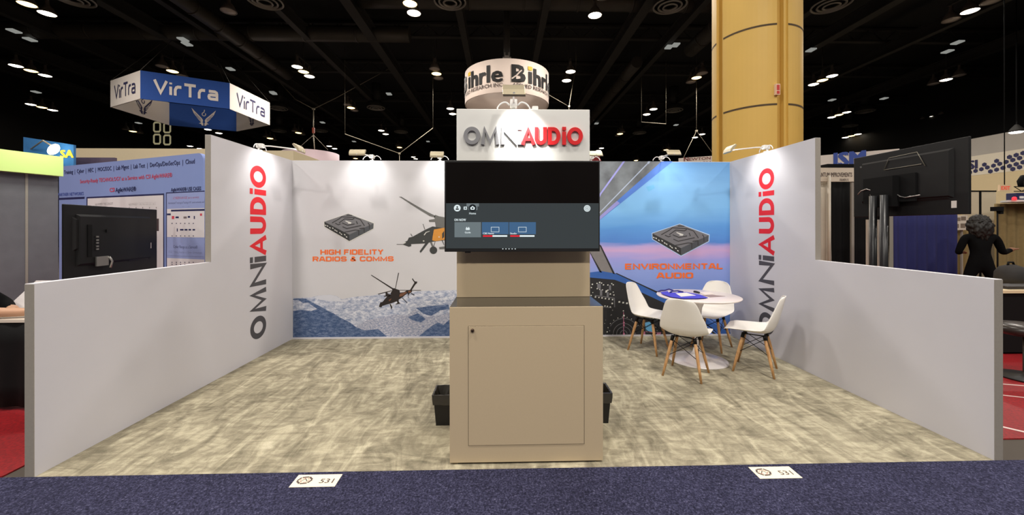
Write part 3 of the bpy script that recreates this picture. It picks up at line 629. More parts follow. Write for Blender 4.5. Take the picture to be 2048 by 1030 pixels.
arm_light('clip-on arm light reaching inward from the top of the left side wall', (-W2-.028, bL.y, HB), HB, (-W2+.44, bL.y+.02, 2.47), (1,0,0), (.16,.11), (-W2, bL.y+.03, 2.12), 17, 0)
bR = onx(1535,298,W2+.028)
arm_light('clip-on arm light reaching inward from the top of the right side wall', (W2+.028, bR.y, HB), HB, (W2-.44, bR.y+.0, 2.47), (-1,0,0), (.16,.11), (W2, bR.y-.02, 2.12), 17, 0)
arm_light('clip-on arm light reaching forward over the white header box', (ony(1027,218,-2.5).x, -2.50, TZ), TZ, ony(1028,181,-2.80), (0,-1,0), (.15,.135), (ony(1040,272,TY).x, TY, 2.215), 46, 0, spotsize=1.3)
cbx = ony(1070,211,-2.5)
pb = thing('power_adapter', 'small white power adapter lying behind the header lamp on the tower top', 'adapter', (cbx.x, -2.5, TZ))
bevel(MB().box((cbx.x, -2.5, TZ+.02), (.045, .05, .04)).build('adapter_case', M_wplastic, pb), .005)
MB().tube(spline([(cbx.x-.02, -2.5, TZ+.02), (cbx.x-.05, -2.44, TZ+.032), (cbx.x-.08, -2.42, TZ+.012), (cbx.x-.05, -2.41, TZ+.010), (cbx.x-.02, -2.43, TZ+.014)]), .006, seg=6).build('cable', M_cable, pb)
# ------------------------------------------------------------------ chairs: moulded shell on tapered wooden legs
def interp(tab, s):
    for i in range(len(tab)-1):
        if s <= tab[i+1][0]:
            t = (s-tab[i][0])/(tab[i+1][0]-tab[i][0]); t = t*t*(3-2*t) if False else t
            return [tab[i][k]+(tab[i+1][k]-tab[i][k])*t for k in range(1, len(tab[i]))]
    return list(tab[-1][1:])
def make_chair(label):
    t = thing('shell_chair', label, 'chair', (0,0,0), 'white shell chairs round the table')
    #       s     y     z    halfw  dish(edge lift) wrap(edge forward)
    tab = [(0, .262, .418, .120, .000, 0), (.03, .262, .426, .165, .004, 0), (.07, .250, .437, .195, .008, 0), (.16, .195, .437, .222, .022, 0), (.30, .090, .424, .232, .040, 0), (.44, -.030, .415, .236, .052, .005),
           (.54, -.115, .420, .236, .055, .025), (.61, -.168, .445, .234, .045, .055), (.68, -.200, .495, .230, .022, .075), (.78, -.226, .575, .217, .006, .075), (.87, -.246, .655, .188, 0, .062), (.94, -.266, .740, .160, 0, .05), (.975, -.276, .785, .138, 0, .042), (1, -.281, .808, .114, -.006, .035), (1.02, -.283, .818, .08, -.008, .03)]
    NS, NT = 44, 24; vs = []; fs = []
    for i in range(NS+1):
        y, z, w, dz, dy = interp(tab, 1.02*i/NS)
        for j in range(NT+1):
            u = -1 + 2*j/NT; a = abs(u)
            vs.append((w*u, y + dy*a**2.2, z + dz*a**2.4))
    for i in range(NS):
        for j in range(NT): q0 = i*(NT+1)+j; fs.append((q0, q0+1, q0+NT+2, q0+NT+1))
    sh = MB().add(vs, fs, 0, True).build('shell', M_shell, t)
    so = sh.modifiers.new('thickness', 'SOLIDIFY'); so.thickness = .007; so.offset = 0
    sb = sh.modifiers.new('smooth', 'SUBSURF'); sb.levels = 1; sb.render_levels = 1
    F = []
    for sx in (-1, 1):
        for sy in (-1, 1):
            top = Vector((sx*.105, sy*.095-.01, .395)); foot = Vector((sx*.183, sy*.183-.01, 0)); F.append((top, foot))
            MB().tube([foot, foot+(top-foot)*.35, top+(foot-top)*.25, top], [.0105, .0145, .0165, .0135], 0, 12).build('leg', M_wood, t)
    w = MB()
    at = lambda f, h_: f[1] + (f[0]-f[1])*h_
    for (a, b_) in ((0,1),(2,3),(0,2),(1,3)):
        w.tube([at(F[a], .93), at(F[b_], .52)], .0035, seg=6).tube([at(F[a], .52), at(F[b_], .93)], .0035, seg=6)
    for f in F:
        w.tube([at(f,.9), at(f,1.03)], .0175, seg=10)
    for y_ in (-.105, .085): w.tube([(-.105, y_, .398), (-.06, y_, .408), (.06, y_, .408), (.105, y_, .398)], .006, seg=6)
    for x_ in (-.105, .105): w.tube([(x_, -.105, .398), (x_, .085, .398)], .006, seg=6)
    w.build('wire_brace', M_wire, t)
    return t
ch = make_chair('white shell chair facing the table from the left, in front of the cockpit print')
spots = [((1.653,-.615), (.71,-.70), None), ((1.738,-1.411), (.62,.785), 'white shell chair with its back to the viewer, nearest of those round the table'),
         ((2.476,-.53), (-.74,-.67), 'white shell chair behind the table by the back right corner, facing the viewer'), ((2.517,-1.313), (-.78,.625), 'white shell chair right of the table, in side view before the right side wall')]
for i, (p, f, lb) in enumerate(spots):
    o = ch if i == 0 else copy_tree(ch)
    if lb: o['label'] = lb
    o.location = (p[0], p[1], 0); o.rotation_euler = (0, 0, math.atan2(-f[0], f[1]))
# ------------------------------------------------------------------ pedestal table
tc_ = Vector((2.075, -.99, 0))
tb = thing('pedestal_table', 'round white pedestal table among the four shell chairs', 'table', tc_)
MB().lathe([(0,.717),(.40,.717),(.437,.724),(.447,.733),(.447,.738),(.440,.741),(0,.741)], tc_, 0, 64).build('tabletop', mat('white_lacquer', S(228,216,210), .3, var=.01, coat=.3), tb)
MB().lathe([(0,0),(.315,0),(.32,.004),(.30,.012),(.22,.022),(.12,.042),(.06,.085),(.040,.16),(.034,.30),(.034,.48),(.045,.60),(.075,.68),(.11,.715),(0,.717)], tc_, 0, 48).build('pedestal', mat('white_lacquer_base', S(228,222,220), .25, var=.01, coat=.4), tb)
TT = .741
def tp(px, py, dz=0): return onz(px, py, TT + .0012 + dz)
M_bag = mat('blue_tote_fabric', S(64,62,190), .75, var=.12, scale=30, bump=.2, bscale=90)
def tote(label, pix, paper, strap, zz):
    pts = [tp(x, y, zz) for x, y in pix]; cc = sum(pts, Vector())/len(pts)
    t = thing('tote_bag', label, 'bag', (cc.x, cc.y, TT + zz))
    m = MB(); m.prism(pts, (0,0,.006)); bevel(m.build('bag', M_bag, t), .002)
    if strap:
        m = MB(); sp = [tp(x, y, zz) + Z*h_ for x, y, h_ in strap]; m.tube(sp, .009, seg=6); m.build('strap', mat('blue_tote_strap', S(44,42,120), .8, var=.1), t)
    if paper:
        m = MB(); pp = [tp(x, y, zz) + Z*.0062 for x, y in paper]; m.prism(pp, (0,0,.0008)); m.build('printed_patch', mat('pale_print_patch', S(226,220,214), .6, var=.05, scale=50), t)
    return t
tote('blue tote bag at the rear left of the table, straps over the edge', [(1321,585),(1340,582.5),(1362,584),(1372,588),(1352,592),(1330,590.5)], [(1335,583.5),(1354,582.6),(1357,586.2),(1340,587)], [(1346,583,.012),(1338,581.5,.02),(1330,583,.014),(1322,583,.012),(1317,584,.006)], 0)
tote('blue tote bag spread flat across the front left of the table', [(1322,587.5),(1342,586),(1372,585),(1400,590),(1416,596),(1395,597.5),(1365,597.5),(1340,594)], [(1351,587.5),(1373,586.5),(1392,592),(1362,594.5)], [(1366,586,.012),(1356,584.3,.016),(1345,585,.016),(1340,587,.012)], .0075)
def leaf(name, label, cat, pix, mtl, zz, th=.0012):
    pts = [tp(x, y, zz) for x, y in pix]; cc = sum(pts, Vector())/len(pts)
    m = MB().prism(pts, (0,0,th)); o = m.build(name, mtl, None, (cc.x, cc.y, TT+zz)); tag(o, label, cat); return o
leaf('leaflet', 'white printed leaflet lying at the rear right of the table', 'leaflet', [(1398,584.3),(1420,584.2),(1430,588.3),(1410,590)], mat('leaflet_paper', S(226,214,206), .55, var=.04, scale=60), 0)
leaf('folder', 'grey brown folder lying right of the blue tote bags', 'folder', [(1404,590.4),(1424,589.6),(1451,592.5),(1420,594.6)], mat('folder_card', S(150,130,128), .6, var=.06), 0)
p0, p1 = tp(1388, 585.5), tp(1399, 587.5)
tag(MB().tube([p0+Z*.022, p0*.6+p1*.4+Z*.024, p1+Z*.02], [.012,.013,.010], seg=10).build('pen_case', M_black, None, (p0.x, p0.y, TT)), 'small black pen case between the blue tote bags and the leaflet', 'case')
bpy.data.objects['pen_case'].location.z -= .008
# ------------------------------------------------------------------ round hall column
CC = Vector((4.764, 2.081, 0)); CR = .753
col = thing('hall_column', 'thick round tan column with vertical recesses rising behind the right side wall', 'column', CC)
M_col = mat('tan_column_paint', S(208,169,82), .55, var=.04, scale=3, bump=.08, bscale=60); M_seam = mat('column_seam', S(74,58,36), .8, var=.1)
def pt(a, r, z): return Vector((CC.x + r*math.cos(math.radians(a)), CC.y + r*math.sin(math.radians(a)), z))
cuts = [-174, -90, 0, 90]; hw = 7.6
pl = []
for i, c0_ in enumerate(cuts):
    nx = cuts[(i+1) % 4] + (360 if i == 3 else 0)
    pl += [(c0_-hw, CR), (c0_-hw+.2, CR-.12), (c0_+hw*.35, CR-.12), (c0_+hw*.4, CR-.03), (c0_+hw-.2, CR-.03), (c0_+hw, CR)]
    n_ = 12; pl += [(c0_+hw + (nx-c0_-2*hw)*j/n_, CR) for j in range(1, n_)]
m = MB(); m.prism([pt(a, r, 0) for a, r in pl], (0,0,HZ-.015)); m.build('shaft', M_col, col)
m = MB()
for z in (.85, 2.28, 3.68, 5.09, 6.5, 7.9, 9.3):
    for i, c0_ in enumerate(cuts):
        nx = cuts[(i+1) % 4] + (360 if i == 3 else 0)
        an = [c0_+hw + (nx-c0_-2*hw)*j/14 for j in range(15)]
        m.add([pt(a, CR+.002, z+dz) for a in an for dz in (-.017, .017)], [(2*j, 2*j+2, 2*j+3, 2*j+1) for j in range(14)], 0)
m.build('panel_joint', M_seam, col)
fa = pt(-98.5, CR+.01, 0); zf = ond(1553, 180, 6.9).z
al = thing('alarm_box', 'small red and white alarm box fixed to the tan column', 'alarm', (fa.x, fa.y, zf))
MB().box((fa.x, fa.y-.012, zf), (.075, .05, .19)).build('box_body', mat('alarm_cream', S(224,190,160), .5, var=.0), al)
MB().box((fa.x, fa.y-.039, zf+.03), (.05, .004, .09)).box((fa.x, fa.y-.039, zf-.055), (.05, .004, .05)).build('red_face', mat('alarm_red', S(190,40,26), .4, var=.0), al)
# ------------------------------------------------------------------ hanging signs
M_signwhite = mat('sign_fabric_white', S(222,212,204), .8, var=.02); M_signblue = mat('sign_fabric_blue', S(28,72,150), .8, var=.06, scale=8)
M_logonavy = mat('sign_navy', S(46,44,82), .7, var=.0); M_signback = mat('sign_fabric_shadow', S(206,200,192), .85, var=.03)
M_rig = mat('rigging_wire', S(170,160,140), .5, metal=.4, var=.1)
def cw(u, d, z):                                 # a plan position given by direction and distance from the viewpoint
    p = EYE + ray(CXP + u*FPX, CYP) * d; return Vector((p.x, p.y, z))
hv = [cw(-1.022,18.0,0), cw(-.946,16.8,0), cw(-.718,18.3,0), cw(-.616,21.2,0), cw(-.70,22.6,0), cw(-.873,21.2,0)]
hc = sum(hv, Vector())/6
zb, zt = 7.03, 8.24
hx = thing('hexagonal_hanging_sign', 'large six-sided blue and white hanging sign below the black ceiling', 'sign', (hc.x, hc.y, zb))
def emblem(m, o, ux, uy, s, mi):                 # spread wings with a small flame above
    nn = Vector(ux).cross(Vector(uy)).normalized()
    q = lambda pts, i, k_: m.quad([Vector(o) + Vector(ux)*x*s + Vector(uy)*y*s + nn*k_ for x, y in pts], i)
    for sg in (-1, 1):
        q([(sg*x, y) for x, y in ((.06,-.34),(.16,-.16),(.88,.66),(.72,.20),(.60,.02),(.50,-.14),(.40,-.30),(.24,-.50),(.10,-.56))], mi, .002)
        q([(sg*x, y) for x, y in ((.04,-.60),(.16,-.52),(.36,-.66),(.22,-.68),(.16,-.80),(.04,-.84))], mi, .002)
        for (xa, ya, xb, yb) in ((.20,-.30,.66,.22),(.22,-.42,.54,-.02)): stroke(m, [(sg*xa*s, ya*s), (sg*xb*s, yb*s)], .035*s, Vector(o)+nn*.004, ux, uy, 0)
    stroke(m, arc(0, .2*s, .13*s, .15*s, 100, 400, 12), .06*s, o, ux, uy, mi); stroke(m, [(.0, .34*s), (.05*s, .6*s)], .06*s, o, ux, uy, mi)
for i in range(6):
    a, b_ = hv[i], hv[(i+1) % 6]; blue = i in (1, 4)
    out = ((a+b_)/2 - hc); out.z = 0; out.normalize(); th = out*-.04
    m = MB(); m.prism([a+Z*zb, b_+Z*zb, b_+Z*zt, a+Z*zt], th, 0)
    L_ = (b_-a).length; ux = (b_-a).normalized(); mid = (a+b_)/2
    rd = ux if ux.cross(Z).dot(out) > 0 else -ux
    wd_ = L_*(.72 if blue else .70); hh_ = .62
    for side in (1, -1):
        if side == 1: tech_line(m, 'VirTra', mid - rd*wd_/2 + Z*((zb+zt)/2-hh_/2) + out*.012, rd, Z, hh_, wd_, 1, .21 if blue else .155, heavy=1.1)
        else: emblem(m, mid + Z*((zb+zt)/2+.05) - out*.055, -rd, Z, .62, 2)
    m.build('sign_panel', [M_signblue, M_signwhite, M_signwhite] if blue else [M_signwhite, M_logonavy, M_logonavy], hx)
m = MB()
for v_ in hv: m.tube([v_ + Z*zt, Vector((hc.x, hc.y, HZ-.015)) + (v_-hc)*.12], .012, seg=5)
m.build('suspension_cable', M_duct, hx)
# ring sign over the tower
rc = cw(-.0127, 17.0, 0); rr_ = 1.8; zb2, zt2 = 6.74, 8.05
rs = thing('ring_hanging_sign', 'round white ring sign with black and yellow lettering hanging above the display tower', 'sign', (rc.x, rc.y, zb2))
MB().lathe([(rr_, zb2), (rr_, zt2), (rr_-.03, zt2), (rr_-.03, zb2), (rr_, zb2)], rc, 0, 72).build('ring_panel', mat('ring_fabric', S(226,208,196), .8, var=.02), rs)
face = math.atan2(EYE.y-rc.y, EYE.x-rc.x)
def wrap(mb, r): 
    for i, p in enumerate(mb.v):
        a = face + p.x/rr_; mb.v[i] = Vector((rc.x + (rr_+r+p.y)*math.cos(a), rc.y + (rr_+r+p.y)*math.sin(a), p.z))
m = MB()
for st in (.215, -2.545, 2.98):
    x = st; m = MB()
    text(m, 'B', (x,0,7.16), X, Z, .66, 0, 'L', .04, width=.50)
    stroke(m, [(x-.03,7.26),(x+.16,7.40),(x+.30,7.56),(x+.37,7.62)], .05, (0,.006,0), X, Z, 2)
    m.quad([(x+.66,0,7.16),(x+.83,0,7.16),(x+.83,0,7.62),(x+.66,0,7.62)], 0); m.quad([(x+.64,0,7.68),(x+.84,0,7.68),(x+.84,0,7.83),(x+.64,0,7.83)], 1)
    text(m, 'h', (x+.02+.91,0,7.16), X, Z, .63, 0, 'L', .045, width=.36); text(m, 'r', (x+.02+1.39,0,7.16), X, Z, .64, 0, 'L', .045, width=.26); m.quad([(x+1.73,0,7.16),(x+1.88,0,7.16),(x+1.88,0,7.83),(x+1.73,0,7.83)], 0); text(m, 'e', (x+.02+1.93,0,7.16), X, Z, .62, 0, 'L', .03, width=.42)
    text(m, 'APPLIED RESEARCH INC', (x,0,6.96), X, Z, .14, 3, 'L', .015, width=2.38)
    wrap(m, .022)
    m.build('lettering', [mat('ring_black_ink', S(28,26,26), .7, var=0), mat('ring_yellow_ink', S(226,186,60), .7, var=0), mat('ring_fabric', S(0,0,0)), mat('ring_grey_ink', S(96,84,80), .7, var=0)], rs)
m = MB(); m.tube([(rc.x,rc.y,8.9),(rc.x,rc.y,HZ-.015)], .14, seg=12)
m.build('drop_pole', M_beam, rs); MB().box((rc.x,rc.y-.02,8.66),(.36,.3,.3)).box((rc.x,rc.y-.02,8.93),(.2,.2,.2)).build('hoist_motor', mat('hoist_grey', S(128,120,112), .5, var=.1), rs)
m = MB()
for a in range(4):
    an = face + PI/4 + a*PI/2; m.tube([(rc.x+rr_*math.cos(an), rc.y+rr_*math.sin(an), zt2), (rc.x, rc.y, 8.55)], .012, seg=5)
m.build('suspension_cable', M_duct, rs)
# aisle number sign
ac = ond(321, 255, 30); 
an_ = thing('aisle_number_sign', 'black hanging aisle sign with pale 700 and 800 numerals below the six-sided sign', 'sign', ac)
ax = (ond(339,255,30)-ond(303,255,30)).normalized(); wd_ = 1.55
m = MB(); o_ = ac - ax*wd_/2
m.prism([o_+Z*-1.6, o_+ax*wd_-Z*1.6, o_+ax*wd_+Z*1.5, o_+Z*1.5], Vector((-ax.y, ax.x, 0))*.08, 0)
yn = Vector((ax.y, -ax.x, 0))
for cx_, ds in ((.28, '700'), (1.05, '800')):
    for i, d_ in enumerate(ds):
        zc = ac.z + .92 - i*.92 - (.06 if cx_ > 1 else 0); bb = Vector((o_.x, o_.y, 0)) + ax*cx_ + yn*.01 + Z*(zc-.32)
        if d_ == '0': stroke(m, [(.08,0),(.40,0),(.48,.1),(.48,.6),(.40,.7),(.08,.7),(0,.6),(0,.1)], .13, bb, ax, Z, 1, True)
        elif d_ == '7': stroke(m, [(0,.7),(.48,.7),(.2,0)], .13, bb, ax, Z, 1)
        else: stroke(m, [(.08,0),(.40,0),(.48,.08),(.48,.3),(.40,.36),(.08,.36),(0,.3),(0,.08)], .12, bb, ax, Z, 1, True); stroke(m, [(.1,.36),(.38,.36),(.45,.42),(.45,.64),(.38,.7),(.1,.7),(.03,.64),(.03,.42)], .12, bb, ax, Z, 1, True)
m.build('panel', [M_dark, mat('numeral_cream', S(232,222,176), .7, var=0, emit=S(232,222,176), estr=.25)], an_)
MB().tube([ac+Z*1.5, Vector((ac.x, ac.y, HZ-.015))], .015, seg=5).build('suspension_cable', M_duct, an_)
# pale round sign just above the back wall, with its bridle of wires
pc = ond(622, 306, 26); pr_ = 1.72
ps = thing('round_hanging_sign', 'pale round hanging sign peeking over the back wall near the left corner', 'sign', pc)
MB().lathe([(pr_, -1.2), (pr_, 0), (pr_-.03, 0), (pr_-.03, -1.2), (pr_, -1.2)], pc - Z*.05, 0, 56).build('ring_panel', mat('pink_white_fabric', S(214,190,196), .8, var=.03), ps)
m = MB(); top = ond(627, 218, 25); mid_ = ond(627, 270, 25)
m.tube([top, mid_], .03, seg=6); m.tube([mid_, ond(629.5, 305, 25)], .03, seg=6); m.tube([mid_, ond(602, 292, 26)], .015, seg=5); m.tube([mid_, ond(656, 300, 26)], .015, seg=5)
m.tube([top, ond(590, 198, 25), ond(560, 165, 25), ond(546, 140, 25)], .022, seg=5); m.tube([ond(546,140,25), Vector((ond(546,140,25).x, ond(546,140,25).y, HZ-.015))], .012, seg=5); m.tube([top, ond(672, 196, 25), ond(900, 70, 25)], [.022,.022,.006], seg=5); m.box(top, (.16,.1,.1)); m.build('bridle_wire', M_rig, ps)
MB().box(ond(627, 261, 25), (.12,.12,.35)).build('hoist_hook', mat('hook_red', S(150,70,50), .5, var=.1), ps)
# ------------------------------------------------------------------ ceiling lamps, diffusers, panels
def em(name, c_, k_): return mat(name, S(30,28,26), .4, var=0, emit=c_, estr=k_)
E_w, E_o, E_d = em('lamp_white', (1,.88,.70,1), 9), em('lamp_amber', (1,.66,.25,1), 6), mat('lamp_unlit', S(178,168,160), .35, var=0)
LZ = 9.5
def cluster(px, py, kind, label, n=3, z=LZ, sp=.62, r=.27):
    p = onz(px, py, z) if z else None
    t = thing('ceiling_lamp', label, 'ceiling lamp', p, 'round lamps below the black ceiling')
    MB().box(p + Z*.62, (.08, sp*2.3, .07)).tube([p+Z*.65, Vector((p.x,p.y,HZ-.015))], .02, seg=5).build('mounting_bar', M_beam, t)
    for i in range(3):
        if n == 2 and i == 1: continue
        if n == 1 and i != 1: continue
        q_ = p + Y*(i-1)*sp
        lit = (kind == 'A') or (kind == 'B' and i == 1) or (kind == 'C' and i != 1) or (kind == 'F' and i == 0) or (kind == 'G' and i > 0)
        hs = MB().lathe([(.05,.55),(.07,.35),(r*.6,.24),(r,.02),(r,0),(r-.02,0),(r*.6,.2),(0,.22)], q_, 0, 20).build('lamp_housing', mat('lamp_housing_grey', S(120,112,104), .4, metal=.3, var=.05), t)
        amber = (i == 1 and kind in 'AG') or (kind == 'B' and px < 1500 and py > 130) 
        MB().lathe([(0,-.03),(r*.6,-.02),(r*.93,.015),(r*.93,.03)], q_, 0, 20).build('lamp_glass', (E_o if amber else E_w) if lit else E_d, hs)
LAMPS = [(54,9,'A','brightest ceiling lamp cluster at the top left corner of the hall'),(62,142,'A','ceiling lamp trio left of the six-sided sign'),(84,215,'A','second ceiling lamp trio down the far left row'),(97,261,'A','third ceiling lamp trio down the far left row, over the blue display'),
 (433,4,'F','ceiling lamp with amber glow at the top edge, above the six-sided sign'),(345,143,'B','ceiling lamp just above the blue face of the six-sided sign'),(607,144,'A','ceiling lamp trio right of the six-sided sign'),(820,8,'A','ceiling lamp cluster at the top edge left of centre'),(873,148,'B','single lit ceiling lamp left of the ring sign'),
 (702,216,'B','small single lit ceiling lamp between the two hanging signs'),(903,223,'C','ceiling lamp pair low beside the left edge of the white header'),(767,265,'C','ceiling lamp pair above the back wall, left of the header'),(664,295,'C','ceiling lamp pair just over the pale round sign'),(597,266,'B','small lit ceiling lamp above the left wall corner'),(799,295,'B','tiny lit ceiling lamp above the rigging wires, left of the header'),(829,316,'C','tiny lamp pair touching the top of the back wall, left of the header'),(711,317,'B','tiny lamp just over the back wall by its first arm light'),
 (1198,13,'G','ceiling lamp pair at the top edge right of the ring sign'),(1137,153,'C','ceiling lamp pair right of the ring sign'),(1393,156,'B','single lit ceiling lamp beside the tan column'),(1300,224,'C','ceiling lamp pair between the header and the tan column'),(1240,268,'B','small lit ceiling lamp right of the header'),(1397,272,'C','small lamp pair close to the left side of the tan column'),(1200,299,'C','tiny lamp pair just right of the header'),(1332,300,'B','tiny lamp beside the arm light over the cockpit print'),(1272,321,'B','tiny lamp touching the top of the back wall over the cockpit print'),
 (1645,161,'A','ceiling lamp trio right of the tan column'),(1940,23,'B','large amber ceiling lamp in the top right corner'),(1892,160,'B','second ceiling lamp down the far right row'),(1868,233,'B','third ceiling lamp down the far right row'),(1678,230,'A','second ceiling lamp trio right of the tan column'),(1703,272,'A','ceiling lamp trio just over the right television'),(1608,0,'F','ceiling lamp at the top edge touching the tan column'),
 (266,263,'B','small lit ceiling lamp left of the aisle numbers'),(427,263,'C','small lamp pair over the tall left side wall'),(249,293,'B','tiny lamp just over the pale wall on the left'),(390,295,'C','tiny lamp pair over the pale wall beside the left side wall'),(540,277,'B','tiny lit lamp between the left arm light and the six-sided sign')]
for px, py, kd, lb in LAMPS:
    if 'twin' in lb: continue
    cluster(px, py, kd, lb, n=3 if kd in 'AB' else 2)
def diffuser(px, py, r, label, z=9.9):
    p = onz(px, py, z); t = thing('air_diffuser', label, 'air vent', p, 'round air diffusers on the ceiling')
    m = MB()
    for q_, h_ in ((1,0),(.72,-.03),(.45,-.06)):
        m.lathe([(r*q_, h_), (r*q_-.05, h_-.03), (r*q_-.07, h_+.12), (r*q_, h_)], p, 0, 36)
    m.build('ring', mat('diffuser_ring', S(150,146,138), .4, metal=.3, var=.05), t)
    MB().lathe([(.02,.35),(r*.95,.34),(r*.97,.02)], p, 0, 30).build('cone', M_beam, t)
    MB().tube([p+Z*.35, Vector((p.x,p.y,HZ-.015))], r*.5, seg=16).build('duct_neck', M_beam, t)
for px, py, r, lb in ((1340,12,.62,'round air diffuser with bright rings left of the tan column'),(146,-2,.62,'round air diffuser at the top edge over the six-sided sign'),(530,3,.62,'round air diffuser at the top edge, left of centre'),(900,4,.6,'round air diffuser at the top edge just left of centre'),(1663,10,.66,'round air diffuser right of the tan column at the top edge'),(557,217,.6,'round air diffuser right of the six-sided sign'),(558,262,.6,'round air diffuser over the left arm light'),(752,216,.62,'round air diffuser midway between the two hanging signs'),(641,262,.6,'round air diffuser behind the bridle wires'),(802,264,.6,'round air diffuser above the back wall left of the header'),(1348,221,.62,'round air diffuser beside the lamp pair left of the tan column'),(1279,266,.6,'small round air diffuser right of the header'),(1730,223,.6,'round air diffuser beside the second lamp trio right of the tan column'),(1700,252,.55,'round air diffuser just above the lamp trio over the right television')):
    diffuser(px, py, r, lb)
E_p = em('panel_lamp_cool', (.95,.97,.9,1), .26)
PANELS = [(374,88),(366,79),(72,184),(461,138),(547,187),(277,246),(546,185),(778,188),(645,245),(708,283),(856,283),(1338,94),(1351,90),(1622,100),(1768,197),(1664,200),(1915,85),(1895,103),(28,62),(60,79),(1990,246),(1193,247),(1352,250),(1780,253)]
pm = None
for i, (px, py) in enumerate(PANELS):
    p = onz(px, py, 10.15)
    if pm is None: pm = MB().box(p, (.30, .36, .06)).build('ceiling_panel', E_p, None, p); tag(pm, 'small square pale panel fixed under a ceiling beam', 'ceiling panel', 'pale square panels under the ceiling beams'); continue
    o = pm.copy(); C.objects.link(o); o.location = p
for i, (pts, lb) in enumerate((([(690,268),(799,307),(866,256)], 'V-shaped rigging wires above the back wall between two arm lights'), ([(1098,190),(1138,213),(1152,130)], 'V-shaped rigging wires at the right edge of the ring sign'), ([(1366,318),(1393,262),(1425,306)], 'inverted V of rigging wires beside the tan column'), ([(1283,244),(1332,248)], 'short taut wire across the ceiling between header and tan column'))):
    q_ = [ond(x, y, 22) for x, y in pts]; m = MB(); m.tube(q_, .02, seg=5)
    up_ = lambda p: m.tube([p, Vector((p.x, p.y, HZ-.015))], .006, seg=4)
    if i == 2: m.box(q_[1], (.1,.1,.1)); m.tube([q_[1], Vector((q_[1].x, q_[1].y, HZ-.015))], .012, seg=5)
    else: up_(q_[0]); up_(q_[-1])
    if i < 2: m.box(q_[1], (.1,.1,.1)); m.tube([q_[1], q_[1]-Z*1.2], .015, seg=5)
    tag(m.build('rigging_wire', M_rig, None, q_[1]), lb, 'rigging wire')
# ------------------------------------------------------------------ helpers for the neighbouring stands
def drape(name, label, cat, p0, p1, z0, z1, mtl, wave=.03, n_per_m=7, parent=None):
    p0, p1 = Vector((p0[0], p0[1], 0)), Vector((p1[0], p1[1], 0)); d = p1-p0; L_ = d.length; d.normalize(); nn = Vector((d.y, -d.x, 0))
    k_ = max(12, int(L_*n_per_m*8)); m = MB(); vs = []
    for i in range(k_+1):
        s_ = L_*i/k_; ph = s_*n_per_m*2*PI
        for j in range(5):
            f = j/4; a = wave*(.35+.65*f) * (math.sin(ph + .5*math.sin(s_*3)) + .35*math.sin(ph*.37+1))
            vs.append(p0 + d*s_ + nn*a + Z*(z1+(z0-z1)*f))
    m.add(vs, [(i*5+j, i*5+j+1, (i+1)*5+j+1, (i+1)*5+j) for i in range(k_) for j in range(4)], 0, True)
    o = m.build(name, mtl, parent, None if parent else p0)
    so = o.modifiers.new('thickness', 'SOLIDIFY'); so.thickness = .006
    if not parent: tag(o, label, cat)
    return o
class PL:                                        # a vertical plane through two plan points; pixels on it become points
    def __init__(s, a, b):
        s.a = Vector((a[0], a[1], 0)); s.u = (Vector((b[0], b[1], 0))-s.a).normalized(); s.n = Vector((s.u.y, -s.u.x, 0))
        if (EYE-s.a).dot(s.n) < 0: s.n = -s.n
    def at(s, px, py, off=0.0):
        d = ray(px, py); q_ = s.a + s.n*off; return EYE + d*((q_-EYE).dot(s.n)/d.dot(s.n))
    def quad(s, m, xa, ya, xb, yb, mi, off):      # corners in pixels, sides kept level and upright
        A_, B_ = s.at(xa, ya, off), s.at(xb, yb, off); m.quad([A_, Vector((B_.x,B_.y,A_.z)), B_, Vector((A_.x,A_.y,B_.z))], mi)
# ------------------------------------------------------------------ left neighbour: blue printed wall, television, table
pA = PL((-7.33, 1.10), (-4.11, -.16))
a, b_ = pA.a, Vector((-4.11, -.16, 0)); L_ = (b_-a).length
bw = thing('printed_display_wall', 'pale blue printed display wall with white charts, beyond the left side wall', 'display wall', (a+b_)/2)
rc_ = .09; prof = [(0,0),(L_,0)] + [(L_-rc_+rc_*math.cos(t), 2.51-rc_+rc_*math.sin(t)) for t in [PI/2*i/6 for i in range(7)]] + [(rc_-rc_*math.sin(t), 2.51-rc_+rc_*math.cos(t)) for t in [PI/2*i/6 for i in range(7)]]
MB().prism([a + pA.u*x + Z*z for x, z in prof], -pA.n*.05).build('fabric_panel', mat('poster_blue', S(132,150,206), .75, var=.12, scale=1.2), bw)
m = MB(); U = pA.u
wid = lambda x0, y0, x1, y1: (pA.at(x1,y1)-pA.at(x0,y0)).dot(U)
def tl(s_, x0, y0, x1, y1, h_, mi, bold=0):
    text(m, s_, pA.at(x0, y0, .003), U, Z, h_, mi, 'L', bold, width=wid(x0,y0,x1,y1))
tl('Training  |  Cyber  |  HEC  |  MOC/SOC  |  Lab Mgmt  |  Lab Test  |  DevOps/DevSecOps  |  Cloud', 128, 348.5, 389, 348.5, .062, 1, .01)
tl('Security-Ready TECHNOLOGY as a Service with CSI AgileWARE\u00ae', 160, 366.5, 344, 366.5, .058, 2, .01)
tl('CSI', 219.5, 384, 229, 384, .062, 2, .02); tl('AgileWARE\u00ae', 231, 384, 272, 384, .062, 1, .02)
tl('AgileWARE\u00ae USE CASES', 342, 383, 402, 383, .048, 1, .02); tl('PARTNER NETWORKS', 116, 392.5, 167, 392.5, .05, 4, .02)
for (xa, ya, xb, yb, mi, o_) in ((173,394,328.5,650,1,.002),(175,397,326.5,650,0,.003),(332,385,409.5,650,1,.002),(333.5,387,409.5,650,3,.003),(334,418,409,475,0,.004),(342,419.5,409,421.5,1,.005),(334,511,409,514,1,.004),(334,516,409,560,0,.004),(114,396,169,397.5,1,.002)):
    pA.quad(m, xa, ya, xb, yb, mi, o_)
